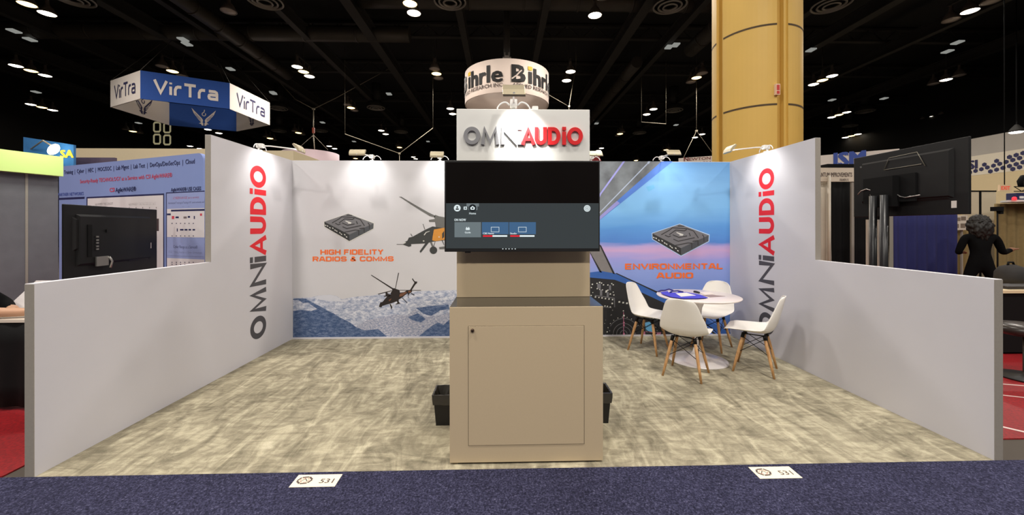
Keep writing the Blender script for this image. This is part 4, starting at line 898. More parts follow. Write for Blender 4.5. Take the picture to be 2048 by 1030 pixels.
tl('AgileWARE\u00ae  THE CONCEPT', 190, 411, 226, 411, .036, 5); tl('AgileWARE\u00ae  THE PROCESS DETAILS', 257, 411, 311, 411, .036, 5)
tl('CYBERRANGE as a service', 346, 398.5, 398, 398.5, .032, 2); tl('Automated Training & Testing of IT environments and', 336.5, 408, 408, 408, .026, 1); tl('workflows', 364, 414.5, 379, 414.5, .026, 1)
tl('Cyber Range as a Service\u00ae', 347, 496, 395, 496, .04, 1); tl('IT-OT Training Security and System Environment', 337, 505.5, 404, 505.5, .03, 1)
for (x, y, w, h_, mi) in ((343.5,432,5,6,2),(351,433,6.5,3.5,1),(367,433,6.5,4,5),(375.5,432,4.5,3.5,1),(387.5,432,2.2,6,1),(400,427,4,4.5,2),(353.5,457,2,6,1),(360,458,7,3,1),(369,458,6,3,1),(377,458,5,3,1),(385,458,5,3,1),(334,427,7.5,3.5,1)):
    pA.quad(m, x, y, x+w, y+h_, mi, .005)
for r_ in (446,471,524,528): 
    for i in range(6): pA.quad(m, 343+8.5*i, r_, 345.2+8.5*i, r_+1.6, 1, .005)
for i in range(5): pA.quad(m, 258+13.5*i, 414, 259+13.5*i, 417, 5, .005)
m.build('print', [mat('poster_white', S(224,218,222), .7, var=.02), M_navyink, mat('poster_red', S(206,60,84), .7, var=0), mat('poster_pale_blue', S(150,162,212), .7, var=.05), mat('poster_deep_blue', S(74,92,170), .7, var=.05), mat('poster_grey_ink', S(120,108,112), .7, var=0)], bw)
def tv_back(label, c0, c1, z0, z1, n, pole, left):
    """television seen from behind on a floor stand: c0,c1 plan ends, n points to the viewer's side (the back)"""
    c0, c1, n = Vector((c0[0],c0[1],0)), Vector((c1[0],c1[1],0)), Vector((n[0],n[1],0)).normalized(); u = (c1-c0).normalized(); L_ = (c1-c0).length; mid = (c0+c1)/2
    t = thing('television', label, 'television', Vector((mid.x, mid.y, 0)), 'televisions in the stands on either side')
    R = Matrix((u, n, Z)).transposed(); zc = (z0+z1)/2; H_ = z1-z0
    sh = MB().box(mid+Z*zc, (L_, .028, H_), 0, R).build('housing', mat('tv_back_plastic', S(17,17,18), .5, var=.12, scale=30, spec=.3), t); bevel(sh, .006)
    m = MB()
    for (x, z, w, h_, d_) in ((-.0, .04, L_*.8, H_*.66, .03), (-L_*.28, .10, L_*.3, H_*.42, .018), (.25*L_, -.05, L_*.26, H_*.46, .014)):
        ctr = mid + u*x + Z*(zc+z) + n*.014
        b4 = [(-w/2,-h_/2),(w/2,-h_/2),(w/2,h_/2),(-w/2,h_/2)]; e_ = .022
        m.add([ctr+u*p+Z*q_+n*(.0) for p, q_ in b4] + [ctr+u*(p-math.copysign(e_,p))+Z*(q_-math.copysign(e_,q_))+n*d_ for p, q_ in b4], [(0,1,5,4),(1,2,6,5),(2,3,7,6),(3,0,4,7),(4,5,6,7)], 0)
    if left:
        m.box(mid + u*(-.30*L_) + Z*(zc+.03) + n*.047, (.05, .006, H_*.42), 1, R); m.box(mid + u*(-.13*L_) + Z*(zc+.13) + n*.05, (.03, .012, .03), 0, R)
    back = m.build('back_cover', [mat('tv_back_plastic', S(0,0,0)), M_dark], t)
    MB().box(mid + u*.40*L_ + Z*(zc-.06 if left else z0+.1) + n*.0155, (.045,.002,.07), 0, R).build('rating_label', mat('label_pale', S(214,208,202), .6, var=.05), t)
    return t, mid, u, n, R, zc, H_, L_
t, mid, u, n, R, zc, H_, L_ = tv_back('dark television seen from behind, before the pale blue display wall', (-4.42,-1.53), (-4.62,-.27), .965, 1.755, (1,-.16), 1, True)
for (dx, dz, w, h_) in ((-.235,.07,.02,.02),(-.235,.035,.02,.014),(-.235,.005,.02,.014),(-.235,-.03,.02,.014),(-.235,-.06,.02,.014)): MB().box(mid + u*dx*L_ + Z*(zc+dz) + n*.0545, (.03,.01,.016), 0, R).build('port', M_steel, t)
MB().box(mid + u*(-.19*L_) + Z*(zc-.19) + n*.056, (.15,.02,.10), 0, R).tube([mid + u*(-.13*L_) + Z*(zc-.15) + n*.07, mid + u*(-.1*L_) + Z*(zc-.2) + n*.07, mid + u*(-.12*L_) + Z*(zc-.27) + n*.07], .012).build('mount_plate', M_steel, t)
MB().box(mid + n*-.0 + Z*.49, (.1,.03,.98), 0, R).box(mid + Z*.02, (.7,.5,.03), 0, R).build('floor_stand', M_black, t)
MB().box(mid + u*(L_/2+.02) + Z*(zc+.2) - n*.01, (.05, .03, .16), 0, R).build('side_speaker', mat('maroon_plastic', S(70,44,46), .5, var=.1), t)
# grey partition with a fascia lit lime green
pg0, pg1 = Vector((-6.35,-1.2,0)), Vector((-6.04,-.09,0)); pgu = (pg1-pg0).normalized(); pgn = Vector((pgu.y,-pgu.x,0))
gw = thing('partition_wall', 'grey partition with a fascia lit lime green at the left edge', 'partition', (pg0+pg1)/2)
m = MB(); m.prism([pg0, pg1, pg1+Z*2.2, pg0+Z*2.2], -pgn*.05); m.build('grey_panel', mat('grey_fabric_panel', S(104,104,110), .9, var=.12, scale=8, bump=.3, bscale=120), gw)
m = MB(); sx = onx(55, 450, -6.1); q_ = pg0 + pgu*((sx-pg0).dot(pgu)); m.prism([q_+pgn*.001-pgu*.012, q_+pgn*.001+pgu*.012, q_+pgn*.001+pgu*.012+Z*2.2, q_+pgn*.001-pgu*.012+Z*2.2], pgn*.004); m.build('seam_strip', M_frame, gw)
m = MB(); m.prism([pg0+pgn*.0+Z*2.2, pg1+Z*2.2, pg1+Z*2.455, pg0+Z*2.455], pgn*.10); m.build('fascia', mat('fascia_lime_lit', S(206,232,140), .6, var=.02), gw)  # the lamp's yellow-green light is put into the fascia's base colour
lamp('fascia_light', 'SPOT', pg1+pgn*.55-pgu*.25+Z*2.9, 20, (.96,1,.85), pg1-pgu*.25+Z*2.33, spot_size=1.9, spot_blend=.9, shadow_soft_size=.08)
# pale wall, blue sign and dark banner behind
tag(MB().box2((-11.9, 5.5, 0), (-8.0, 5.6, 3.67)).build('pale_partition', mat('cream_partition', S(222,206,172), .8, var=.03), None, (-10, 5.5, 0)), 'cream partition wall showing above the pale blue display wall', 'partition')
m = MB(); m.box2((-5.9, 2.7, 0), (-4.43, 4.4, 3.09)); tag(m.build('pale_stand_corner', mat('cream_partition2', S(206,192,158), .8, var=.03), None, (-5.1, 3.4, 0)), 'corner of a cream stand wall above the meeting of left and back walls', 'partition')
bs = thing('blue_sign', 'blue sign with yellow letters and a glaring lamp, over the lime-lit fascia', 'sign', (-10.5, 3.85, 3.15))
PB = PL((-11.13,3.85),(-10.0,3.82)); A_, B_ = Vector((-11.13,3.85,0)), Vector((-9.98,3.82,0))
MB().prism([A_+Z*2.9, B_+Z*2.9, B_+Z*3.42, A_+Z*3.6], -PB.n*.05).build('sign_board', mat('sign_sky_blue', S(44,110,170), .7, var=.1), bs)
m = MB(); text(m, 'SA', PB.at(121,315,.01), PB.u, Z, .17, 0, 'L', .05, width=.29); m.build('lettering', mat('sign_yellow', S(226,196,60), .7, var=0), bs)
m = MB(); h0 = PB.at(110,300,.35); m.tube([PB.at(62,298,.02), PB.at(86,281,.3), h0+Z*.05], .016, seg=6); m.build('lamp_arm', M_champ, bs)
MB().lathe([(0,0),(.1,.0),(.13,.03),(.06,.06),(0,.06)], h0, 0, 20, (0,-1,.3)).build('lamp_head', em('glare_lamp', (1,.97,.8,1), 14), bs)
lamp('sign_light', 'SPOT', h0+Z*.03, 25, (1,.95,.8), PB.at(100,300,0), spot_size=2.2, spot_blend=.8, shadow_soft_size=.05)
tag(MB().box2((-10.6, 4.4, 2.6), (-9.62, 4.46, 3.23)).build('dark_banner', mat('dusky_banner', S(84,72,92), .8, var=.15, scale=6), None, (-10.1,4.4,2.6)), 'dusky purple banner between the blue sign and the pale blue display wall', 'banner')
MB().box2((-10.55, 4.42, 0), (-10.5, 4.45, 2.6)).box2((-9.72, 4.42, 0), (-9.67, 4.45, 2.6)).build('banner_post', M_dark, bpy.data.objects['dark_banner'])
MB().box2((-11.0, 3.87, 0), (-10.94, 3.93, 2.95)).box2((-10.1, 3.85, 0), (-10.04, 3.9, 2.95)).build('sign_post', M_frame, bs)
# table with the seated visitor's arm
tt = thing('draped_table', 'black draped table outside the left side wall with a red carpet below', 'table', (-4.1, -1.72, 0))
MB().box2((-4.78,-2.06,.735),(-3.45,-1.35,.758)).build('tabletop', mat('cream_tabletop', S(206,196,182), .5, var=.02), tt)
drape('table_skirt', '', '', (-4.78,-2.05), (-3.47,-2.05), .03, .735, M_dark, .012, 5, tt); drape('table_skirt', '', '', (-3.47,-2.05), (-3.47,-1.36), .03, .735, M_dark, .012, 5, tt)
for x, y in ((-4.7,-1.95),(-4.7,-1.45),(-3.56,-1.95),(-3.56,-1.45)): MB().tube([(x,y,0),(x,y,.735)], .018).build('leg', M_steel, tt)
fz = [Vector((p.x, p.y, max(p.z, .7595))) for p in (ond(13,617,3.76), ond(100,617,3.76), ond(100,562,3.76), ond(60,562,3.76))]
m = MB(); bk = Vector((.03,.06,0)); m.prism([fz[0], fz[1], fz[2]+bk*.6, fz[3]+bk*.6], (.0005,-.003,0)); m.prism([fz[0]+bk*1.3, fz[1]+bk*1.3, fz[2]+bk*.62, fz[3]+bk*.62], (.0005,-.003,0)); tag(m.build('white_folder', mat('white_card_folder', S(236,230,230), .6, var=.01), None, fz[0]), 'white folder standing tented on the black draped table', 'folder')
# ------------------------------------------------------------------ figures
from mathutils import noise as mnoise
def figure(name, label, joints, edges, root, mats, region, hair=None, loc=None):
    loc = Vector(loc)
    t = bpy.data.meshes.new('figure_draft'); names = list(joints); idx = {k_: i for i, k_ in enumerate(names)}
    t.from_pydata([tuple(Vector(joints[k_][0])) for k_ in names], [(idx[a], idx[b]) for a, b in edges], [])
    o = bpy.data.objects.new('figure_draft', t); C.objects.link(o)
    sk = o.modifiers.new('skin', 'SKIN'); sk.use_smooth_shade = True; ss = o.modifiers.new('sub', 'SUBSURF'); ss.levels = 2; ss.render_levels = 2
    sl = t.skin_vertices[0].data
    for k_ in names:
        r_ = joints[k_][1]; sl[idx[k_]].radius = r_ if isinstance(r_, tuple) else (r_, r_); sl[idx[k_]].use_root = (k_ == root)
    dg = bpy.context.evaluated_depsgraph_get(); dg.update()
    me = bpy.data.meshes.new_from_object(o.evaluated_get(dg)); bpy.data.objects.remove(o)
    me.name = name
    me.materials.clear()
    for mm_ in mats: me.materials.append(mm_)
    for p in me.polygons: p.use_smooth = True; p.material_index = region(p.center)
    me.transform(Matrix.Translation(-Vector((0,0,0))))
    f = bpy.data.objects.new(name, me); C.objects.link(f); f.location = loc
    return tag(f, label, 'person')
def hand_joints(J, E_, tag_, wrist, d, side, curl=.4, up=Z):
    d = d.normalized(); s_ = d.cross(up).normalized()*side; w = Vector(J[wrist][0])
    J[tag_+'palm'] = (w + d*.055, (.030,.020)); E_.append((wrist, tag_+'palm'))
    for i, (off, ln) in enumerate(((-.030,.066),(-.010,.076),(.011,.072),(.030,.058))):
        k1 = w + d*.095 + s_*off; k2 = k1 + (d - up*curl*.6).normalized()*ln*.5; k3 = k2 + (d - up*curl*1.6).normalized()*ln*.5
        for nm, q_, r_ in (('k',k1,.010),('m',k2,.0088),('t',k3,.0078)): J[tag_+nm+str(i)] = (q_, r_)
        E_ += [(tag_+'palm', tag_+'k'+str(i)), (tag_+'k'+str(i), tag_+'m'+str(i)), (tag_+'m'+str(i), tag_+'t'+str(i))]
    t1 = w + d*.035 - s_*.040; t2 = t1 + (d*.7 - s_*.55).normalized()*.035; t3 = t2 + (d - s_*.1).normalized()*.028
    for nm, q_, r_ in (('h1',t1,.013),('h2',t2,.011),('h3',t3,.009)): J[tag_+nm] = (q_, r_)
    E_ += [(wrist, tag_+'h1'), (tag_+'h1', tag_+'h2'), (tag_+'h2', tag_+'h3')]
M_skin = mat('warm_skin', S(190,146,116), .5, var=.05, scale=12); M_skin_d = mat('brown_skin', S(136,92,66), .5, var=.05, scale=12)
M_cloth = mat('black_cloth', S(11,11,12), .95, spec=.1, var=.2, scale=14); M_jean = mat('black_trousers', S(12,12,13), .95, spec=.1, var=.15, scale=14); M_hair = mat('dark_curly_hair', S(19,15,12), .6, var=.4, scale=60)
def head_part(parent, c, fwd, hairmat, skinmat, loc, curly):
    """face features and hair as children of the body"""
    c, fwd = Vector(c), Vector(fwd).normalized(); sd = fwd.cross(Z).normalized()
    m = MB()
    for sg in (-1, 1): m.lathe([(0,-.011),(.008,-.007),(.011,0),(.008,.007),(0,.011)], c + fwd*.092 + sd*sg*.032 + Z*.008, 0, 10)
    m.build('eyes', mat('eye_dark', S(40,30,26), .3, var=0), parent)
    m = MB(); m.tube([c+fwd*.094+Z*.012, c+fwd*.112-Z*.022, c+fwd*.098-Z*.032], [.008,.013,.008], seg=8); m.tube([c+fwd*.096-sd*.022-Z*.06, c+fwd*.101-Z*.058, c+fwd*.096+sd*.022-Z*.06], .006, seg=6)
    for sg in (-1, 1): m.lathe([(0,-.008),(.02,-.004),(.026,.004),(0,.008)], c + sd*sg*.078 - Z*.005 - fwd*.005, 0, 12, sd*sg)
    m.build('face_features', skinmat, parent)
    bm = bmesh.new(); rr = random.Random(11)
    bmesh.ops.create_icosphere(bm, subdivisions=5, radius=1)
    for v in bm.verts:
        q_ = v.co.copy(); a = q_.dot(fwd)
        if curly:
            lump = .016*mnoise.noise(q_*5.5) + .011*mnoise.noise(q_*14)
            k_ = Vector((q_.x*.128, q_.y*.132, q_.z*.14)); 
            if q_.z < 0: k_.z *= 2.1; f_ = 1.22 - .25*abs(q_.z)**2; k_.x *= f_; k_.y *= f_*.9; k_ -= fwd*(.05*-q_.z)
            if a > .35: k_ -= fwd*(a-.35)*.17
            v.co = c - fwd*.02 + Z*.0 + k_*(1+lump*9)
        else:
            k_ = Vector((q_.x*.092, q_.y*.092, q_.z*.112)) + Z*.02
            if a > .2 and q_.z < .35: k_ -= fwd*.06
            if q_.z < -.3: k_ *= .8
            v.co = c - fwd*.012 + k_*(1+.02*math.sin(q_.x*30)*math.sin(q_.y*27))
    me = bpy.data.meshes.new('hair'); bm.to_mesh(me); bm.free(); me.materials.append(hairmat)
    for p in me.polygons: p.use_smooth = True
    h_ = bpy.data.objects.new('hair', me); C.objects.link(h_); h_.parent = parent; me.transform(Matrix.Translation(-Vector(loc) + Vector((0,0,0)))); 
    if curly: me.transform(Matrix.Identity(4))
    return h_
# standing visitor with long curly hair, seen from behind, reaching to the right
base = Vector((7.50, .66, 0)); fw = Vector((.42, .9, 0)).normalized(); rt = fw.cross(Z).normalized()
V = lambda r_, f_, z: rt*r_ + fw*f_ + Z*z
J = {'pel': (V(0,0,.97),(.135,.10)), 'wai': (V(0,.0,1.10),(.11,.085)), 'chest': (V(0,.02,1.27),(.14,.10)), 'nb': (V(0,.0,1.41),(.07,.06)), 'neck': (V(0,.02,1.465),.052), 'head': (V(0,.045,1.575),(.082,.098)), 'crown': (V(0,.04,1.645),(.06,.07)),
 'hl': (V(-.10,0,.87),.082), 'kl': (V(-.17,.03,.49),.056), 'al': (V(-.20,-.02,.09),.04), 'tl_': (V(-.21,.15,.03),.034), 'hr': (V(.10,0,.87),.082), 'kr': (V(.20,.04,.49),.056), 'ar': (V(.25,0,.09),.04), 'tr_': (V(.28,.17,.03),.034),
 'sl': (V(-.17,0,1.37),.066), 'el': (V(-.25,.02,1.10),.044), 'wl': (V(-.13,.22,1.10),.032), 'sr': (V(.17,0,1.37),.066), 'er': (V(.29,.06,1.10),.046), 'wr': (V(.46,.20,1.16),.031)}
E_ = [('pel','wai'),('wai','chest'),('chest','nb'),('nb','neck'),('neck','head'),('head','crown'),('pel','hl'),('hl','kl'),('kl','al'),('al','tl_'),('pel','hr'),('hr','kr'),('kr','ar'),('ar','tr_'),('chest','sl'),('sl','el'),('el','wl'),('chest','sr'),('sr','er'),('er','wr')]
hand_joints(J, E_, 'L', 'wl', V(.18,.20,0), 1, .5); hand_joints(J, E_, 'R', 'wr', V(.12,.20,.03), -1, .5)
wl_, wr_ = J['wl'][0], J['wr'][0]
def reg(c):
    if c.z > 1.455: return 0
    if (c-wl_).dot(V(.18,.20,0)) > -.01 and (c-wl_).length < .25 and c.z > 1.0: return 0
    if (c-wr_).dot(V(.12,.20,.03)) > -.01 and (c-wr_).length < .25: return 0
    if c.z < .1: return 3
    return 2 if c.z < 1.0 else 1
pr_ = figure('person', 'person in black with long dark curly hair, seen from behind, beyond the right side wall', J, E_, 'pel', [M_skin_d, M_cloth, M_jean, M_dark], reg, loc=base)
def shift_children(o, loc):
    for c_ in o.children:
        if c_.name.startswith('hair'): continue
        c_.data.transform(Matrix.Translation(Vector((0,0,0))))
hd_ = base + J['head'][0]
head_part(pr_, hd_, fw, M_hair, M_skin_d, base, True)
# seated visitor just beyond the left edge of the frame, forearm on the table
base2 = Vector((-5.03, -1.98, 0)); fw2 = Vector((1, .06, 0)).normalized(); rt2 = fw2.cross(Z).normalized()
V = lambda r_, f_, z: rt2*r_ + fw2*f_ + Z*z
J = {'pel': (V(0,0,.60),(.16,.13)), 'wai': (V(0,.0,.74),(.14,.11)), 'chest': (V(0,.05,.95),(.17,.12)), 'nb': (V(0,.06,1.10),(.07,.06)), 'neck': (V(0,.08,1.15),.056), 'head': (V(0,.11,1.26),(.082,.1)), 'crown': (V(0,.10,1.335),(.06,.07)),
 'hl': (V(-.10,.05,.53),.095), 'kl': (V(-.13,.47,.54),.066), 'al': (V(-.13,.44,.10),.045), 'tl_': (V(-.14,.60,.035),.036), 'hr': (V(.10,.05,.53),.095), 'kr': (V(.06,.47,.54),.066), 'ar': (V(.06,.44,.10),.045), 'tr_': (V(.06,.60,.035),.036),
 'sl': (V(-.18,.05,1.04),.07), 'el': (V(-.27,.30,.83),.05), 'wl': (V(-.12,.50,.80),.034), 'sr': (V(.18,.05,1.04),.07), 'er': (V(.10,.44,.835),.055), 'er2': (V(.085,.54,.815),.048), 'wr': (V(.03,.82,.80),.034)}
E_ = [('pel','wai'),('wai','chest'),('chest','nb'),('nb','neck'),('neck','head'),('head','crown'),('pel','hl'),('hl','kl'),('kl','al'),('al','tl_'),('pel','hr'),('hr','kr'),('kr','ar'),('ar','tr_'),('chest','sl'),('sl','el'),('el','wl'),('chest','sr'),('sr','er'),('er','er2'),('er2','wr')]
hand_joints(J, E_, 'L', 'wl', V(.12,.2,-.02), 1, .3); hand_joints(J, E_, 'R', 'wr', V(-.05,.2,-.03), -1, .3)
w2 = J['er2'][0]; w3 = J['wl'][0]
def reg2(c):
    if c.z > 1.145: return 0
    if c.z > .74 and (c-w2).dot(fw2) > 0: return 0
    if c.z > .74 and (c-w3).dot(fw2) > -.03 and c.dot(rt2) < 0: return 0
    if c.z < .1: return 3
    return 2 if c.z < .66 else 1
p2 = figure('person', 'seated person resting a bare forearm on the black draped table at the left edge', J, E_, 'pel', [M_skin, M_cloth, M_jean, M_dark], reg2, loc=base2)
head_part(p2, base2 + J['head'][0], fw2, M_hair, M_skin, base2, False)
st = thing('stool', 'black stool under the seated person at the left edge', 'stool', (base2.x-.0, base2.y, 0))
MB().lathe([(0,.40),(.19,.40),(.2,.43),(.19,.445),(0,.45)], base2, 0, 32).build('seat', M_black, st)
MB().lathe([(0,0),(.2,0),(.2,.015),(.04,.03),(.025,.06),(.025,.4),(0,.4)], base2, 0, 32).build('pedestal', M_steel, st)
# ------------------------------------------------------------------ right neighbours
t, mid, u, n, R, zc, H_, L_ = tv_back('large dark television seen from behind on twin poles, above the right side wall', (4.27,-.61), (4.27,-1.83), 1.645, 2.385, (-1,-.02), 2, False)
m = MB()
q1, q2 = onx(1746,440,4.10), onx(1768,440,4.10)
for q_ in (q1, q2): m.tube([(4.10,q_.y,.03),(4.10,q_.y,1.88)], .036, seg=16)
m.build('pole', mat('black_steel_pole', S(26,27,29), .35, metal=.0, var=.05), t)
ym = (q1.y+q2.y)/2
MB().box((4.17,ym,1.92),(.08,.26,.34)).box((4.215,ym,1.95),(.02,.6,.30)).build('mount_plate', M_dark, t)
bevel(MB().box((4.14,ym,.015),(.6,.9,.03)).build('floor_base', M_black, t), .01)
m = MB(); 
for pts in ([(1716,389),(1722,382),(1733,378),(1742,381)], [(1758,383),(1762,379),(1770,381)], [(1785,383),(1800,393),(1810,395),(1840,390)], [(1745,381),(1741,390),(1741,400)]): m.tube([onx(x, y, 4.19) for x, y in pts], .006, seg=6)
m.build('cable', M_steel, t)
m = MB(); pr3 = [onx(x, y, 4.218) for x, y in ((1768,340),(1778,316),(1834,304),(1850,332))]; m.tube(pr3, .004, seg=5); m.tube([onx(1768,340,4.218), onx(1843,328,4.218)], .004, seg=5); m.build('cover_ridge', mat('ridge_sheen', S(120,116,104), .4, metal=.3, var=0), t)
# fascia with blue letters, further off
PI_ = PL((9.48,6.21),(10.78,5.17)); e0, e1 = PI_.a - PI_.u*1.4, PI_.a + PI_.u*1.72
isx = thing('fascia_sign', 'white fascia with big blue letters behind the right television', 'sign', (e0+e1)/2)
m = MB(); m.prism([e0+Z*2.9, e1+Z*2.9, e1+Z*3.68, e0+Z*3.68], -PI_.n*.3); m.build('fascia', M_signwhite, isx)
m = MB(); text(m, 'ISM', PI_.at(1669,333,.01), PI_.u, Z, .40, 0, 'L', .05, width=(PI_.at(1730,333)-PI_.at(1669,333)).dot(PI_.u)); m.build('lettering', mat('letters_royal_blue', S(52,78,160), .6, var=.1, scale=4), isx)
m = MB(); 
for q_ in (e0+PI_.u*.1, e1-PI_.u*.1): m.box(q_-PI_.n*.15+Z*1.45, (.12,.12,2.9))
m.build('post', M_frame, isx)
# header board and curtains of the stand behind the right wall
YQ = 2.87
qs = thing('header_board', 'beige header board with dark capitals beside the right side wall end', 'sign', (6.6, YQ, 2.5))
MB().box2((5.75,YQ,2.50),(7.50,YQ+.05,2.80)).build('board', mat('header_beige', S(214,202,184), .8, var=.03), qs)
m = MB(); xa, xb = ony(1629,352,YQ).x, ony(1704,352,YQ).x; text(m, 'QUANTUM IMPROVEMENTS', (xa,YQ-.004,ony(1650,353.5,YQ).z), X, Z, .092, 0, 'L', .02, width=xb-xa); xc = ony(1688,365,YQ).x; text(m, 'ORLANDO, FL', (xc,YQ-.004,2.515), X, Z, .05, 0, 'C', .02, width=.2); m.build('lettering', M_ink, qs)
MB().box2((5.8,YQ+.02,0),(5.86,YQ+.06,2.5)).box2((7.42,YQ+.02,0),(7.48,YQ+.06,2.5)).build('post', M_frame, qs)
aw = thing('dark_canopy', 'narrow dark canopy above the beige header board', 'canopy', (7.2, YQ+.3, 2.82)); 
ca, cb = ony(1655,337,YQ+.2), ony(1712,328,YQ+.2); MB().box2((ca.x,YQ+.2,ca.z),(cb.x,YQ+.7,cb.z)).build('canopy', M_dark, aw); MB().box2((ca.x+.02,YQ+.6,0),(ca.x+.07,YQ+.65,ca.z)).box2((cb.x-.07,YQ+.6,0),(cb.x-.02,YQ+.65,ca.z)).build('post', M_dark, aw)
wx = ony(1664,450,YQ+.1).x; drape('white_curtain', 'white curtain hanging below the beige header board', 'curtain', (5.9,YQ+.12), (wx,YQ+.12), .02, 2.5, mat('white_curtain_cloth', S(196,186,170), .9, var=.05), .03, 6)
kx0, kx1 = wx+.02, ony(1742,450,YQ+.14).x; drape('black_curtain', 'black curtain right of the white curtain, behind the television poles', 'curtain', (kx0,YQ+.14), (kx1,YQ+.14), .02, 2.52, M_dark, .03, 6)
tag(MB().tube([(ony(1657,450,YQ-.06).x,YQ-.08,0),(ony(1657,450,YQ-.06).x,YQ-.08,2.62)], .03, seg=12).build('curtain_pole', mat('pale_pole', S(206,198,184), .4, var=.03), None, (ony(1657,450,YQ-.06).x,YQ-.08,0)), 'pale upright pole before the white curtain', 'pole')
fp = thing('banner_frame', 'pair of slim white uprights showing between the television poles', 'frame', ony(1746,500,1.9)*1.0)
a_, b2_ = ony(1736.5,440,1.9), ony(1756.5,440,1.9); fp.location = (a_.x, 1.9, 0)
MB().box2((a_.x-.03,1.88,0),(a_.x+.03,1.92,1.66)).box2((b2_.x-.02,1.88,0),(b2_.x+.02,1.92,1.66)).box2((a_.x,1.885,1.62),(b2_.x,1.915,1.66)).build('upright', mat('white_upright', S(186,178,166), .5, var=.02), fp)
drape('blue_curtain', 'dark blue curtain below the right television', 'curtain', (ony(1786,450,1.45).x,1.45), (ony(1909,450,1.4).x,1.35), .02, 1.98, mat('royal_blue_cloth', S(31,35,88), .9, var=.1), .035, 6)
drape('olive_curtain', 'olive gold curtain right of the blue curtain, behind the standing person', 'curtain', (ony(1880,450,2.6).x,2.6), (ony(1940,450,2.6).x,2.6), .02, 1.62, mat('olive_cloth', S(128,108,66), .9, var=.15), .03, 7)
pw = ony(1896,460,2.5); pw2 = ony(1934,431,2.5); po = thing('photo_board', 'white board with grey photographs above the olive gold curtain', 'board', (pw.x, 2.5, pw.z))
MB().box2((pw.x,2.49,pw.z),(pw2.x,2.52,pw2.z)).build('board', mat('board_white', S(206,196,182), .7, var=.03), po)
m = MB()
for x, y, w, h_ in ((1899,434,11,9),(1912,435,9,7),(1922,433,10,8),(1901,449,8,8),(1913,448,5,8),(1921,447,10,9)):
    q1, q2 = ony(x,y+h_,2.488), ony(x+w,y,2.488); m.quad([q1, Vector((q2.x,2.488,q1.z)), q2, Vector((q1.x,2.488,q2.z))], 0)
m.build('photograph', mat('grey_photo', S(120,106,92), .7, var=.4, scale=9), po); MB().box2((pw.x+.05,2.53,0),(pw.x+.08,2.56,pw.z+.05)).box2((pw2.x-.08,2.53,0),(pw2.x-.05,2.56,pw.z+.05)).build('post', M_frame, po)
bp0, bp1 = ony(1930,381,3.6), ony(1992,381,3.6)
bpw = thing('beige_panel_wall', 'beige panel wall with dark edging behind the curly-haired person', 'partition', (bp0.x, 3.6, 0))
MB().box2((bp0.x,3.6,0),(bp1.x,3.66,bp0.z)).build('panel', mat('beige_panel', S(204,190,164), .8, var=.03), bpw)
xv = ony(1961,400,3.59).x; MB().box2((bp0.x,3.59,bp0.z-.03),(bp1.x,3.6,bp0.z)).box2((xv-.025,3.59,0),(xv+.025,3.6,bp0.z)).build('dark_edging', M_dark, bpw)
ob0, ob1 = ony(1988,400,3.0), ony(2110,400,3.0)
drape('gold_curtain', 'tall olive gold curtain at the right edge behind the thin lamp stand', 'curtain', (ob0.x,3.0), (ob1.x,2.7), .02, 2.03, mat('gold_cloth', S(136,116,76), .9, var=.15), .035, 6)
sh_ = thing('curved_shelf', 'white curved shelf on top of the gold curtain at the right edge', 'shelf', (ob1.x, 2.6, 2.05))
m = MB(); cx_, cy_ = (ob0.x+ob1.x)/2+.25, 2.75; m.prism([(cx_+1.0*math.cos(a_), cy_+.42*math.sin(a_), 2.05) for a_ in [2*PI*i/40 for i in range(40)]], (0,0,.04)); m.build('shelf_board', M_wplastic, sh_); MB().tube([(cx_,cy_+.2,0),(cx_,cy_+.2,2.05)], .04).build('post', M_dark, sh_)
bb = ond(2036,392,8.4); bx_ = thing('blue_case', 'small dark blue case on the white curved shelf', 'case', (bb.x, 2.7, 2.09)); bevel(MB().box2((bb.x-.10,2.62,2.092),(bb.x+.22,2.8,2.24)).build('case_body', mat('case_blue', S(36,40,84), .5, var=.05), bx_), .01); MB().box2((bb.x-.04,2.612,2.12),(bb.x+.05,2.62,2.17)).build('paper_label', M_wplastic, bx_)
rl = ond(2010,393,8.5); tag(MB().lathe([(0,0),(.035,0),(.035,.04),(.02,.06),(0,.065)], (rl.x,2.62,2.092), 0, 16).build('red_lamp', mat('red_glow', S(120,10,14), .4, var=0, emit=S(255,40,50), estr=2.2), None, (rl.x,2.62,2.092)), 'small glowing red lamp on the white curved shelf', 'lamp')
ex = ond(2009,376,12); es = thing('exit_sign', 'small EXIT sign with red letters below the hexagon patterned wall', 'sign', ex)
MB().box(ex, (.36,.05,.19)).build('sign_body', mat('exit_cream', S(206,176,140), .6, var=0, emit=S(206,176,140), estr=.3), es); m = MB(); text(m, 'EXIT', ex+Vector((0,-.03,-.055)), X, Z, .11, 0, 'C', .03, width=.27); m.build('lettering', mat('exit_red', S(210,70,50), .6, var=0, emit=S(230,70,50), estr=.5), es); MB().tube([ex+Z*.09, Vector((ex.x,ex.y,HZ))], .012).build('hanger', M_dark, es)
tr = ond(2042,378,10); tw = thing('lighting_truss', 'black lighting truss with a hooded lamp at the right edge', 'truss', tr)
m = MB(); 
for dz in (-.06,.06): m.tube([tr+X*-.18+Z*dz, tr+X*1.6+Z*dz], .012, seg=6)
for i in range(9): m.tube([tr+X*(-.18+.2*i)+Z*(-.06 if i % 2 else .06), tr+X*(.02+.2*i)+Z*(.06 if i % 2 else -.06)], .009, seg=5)
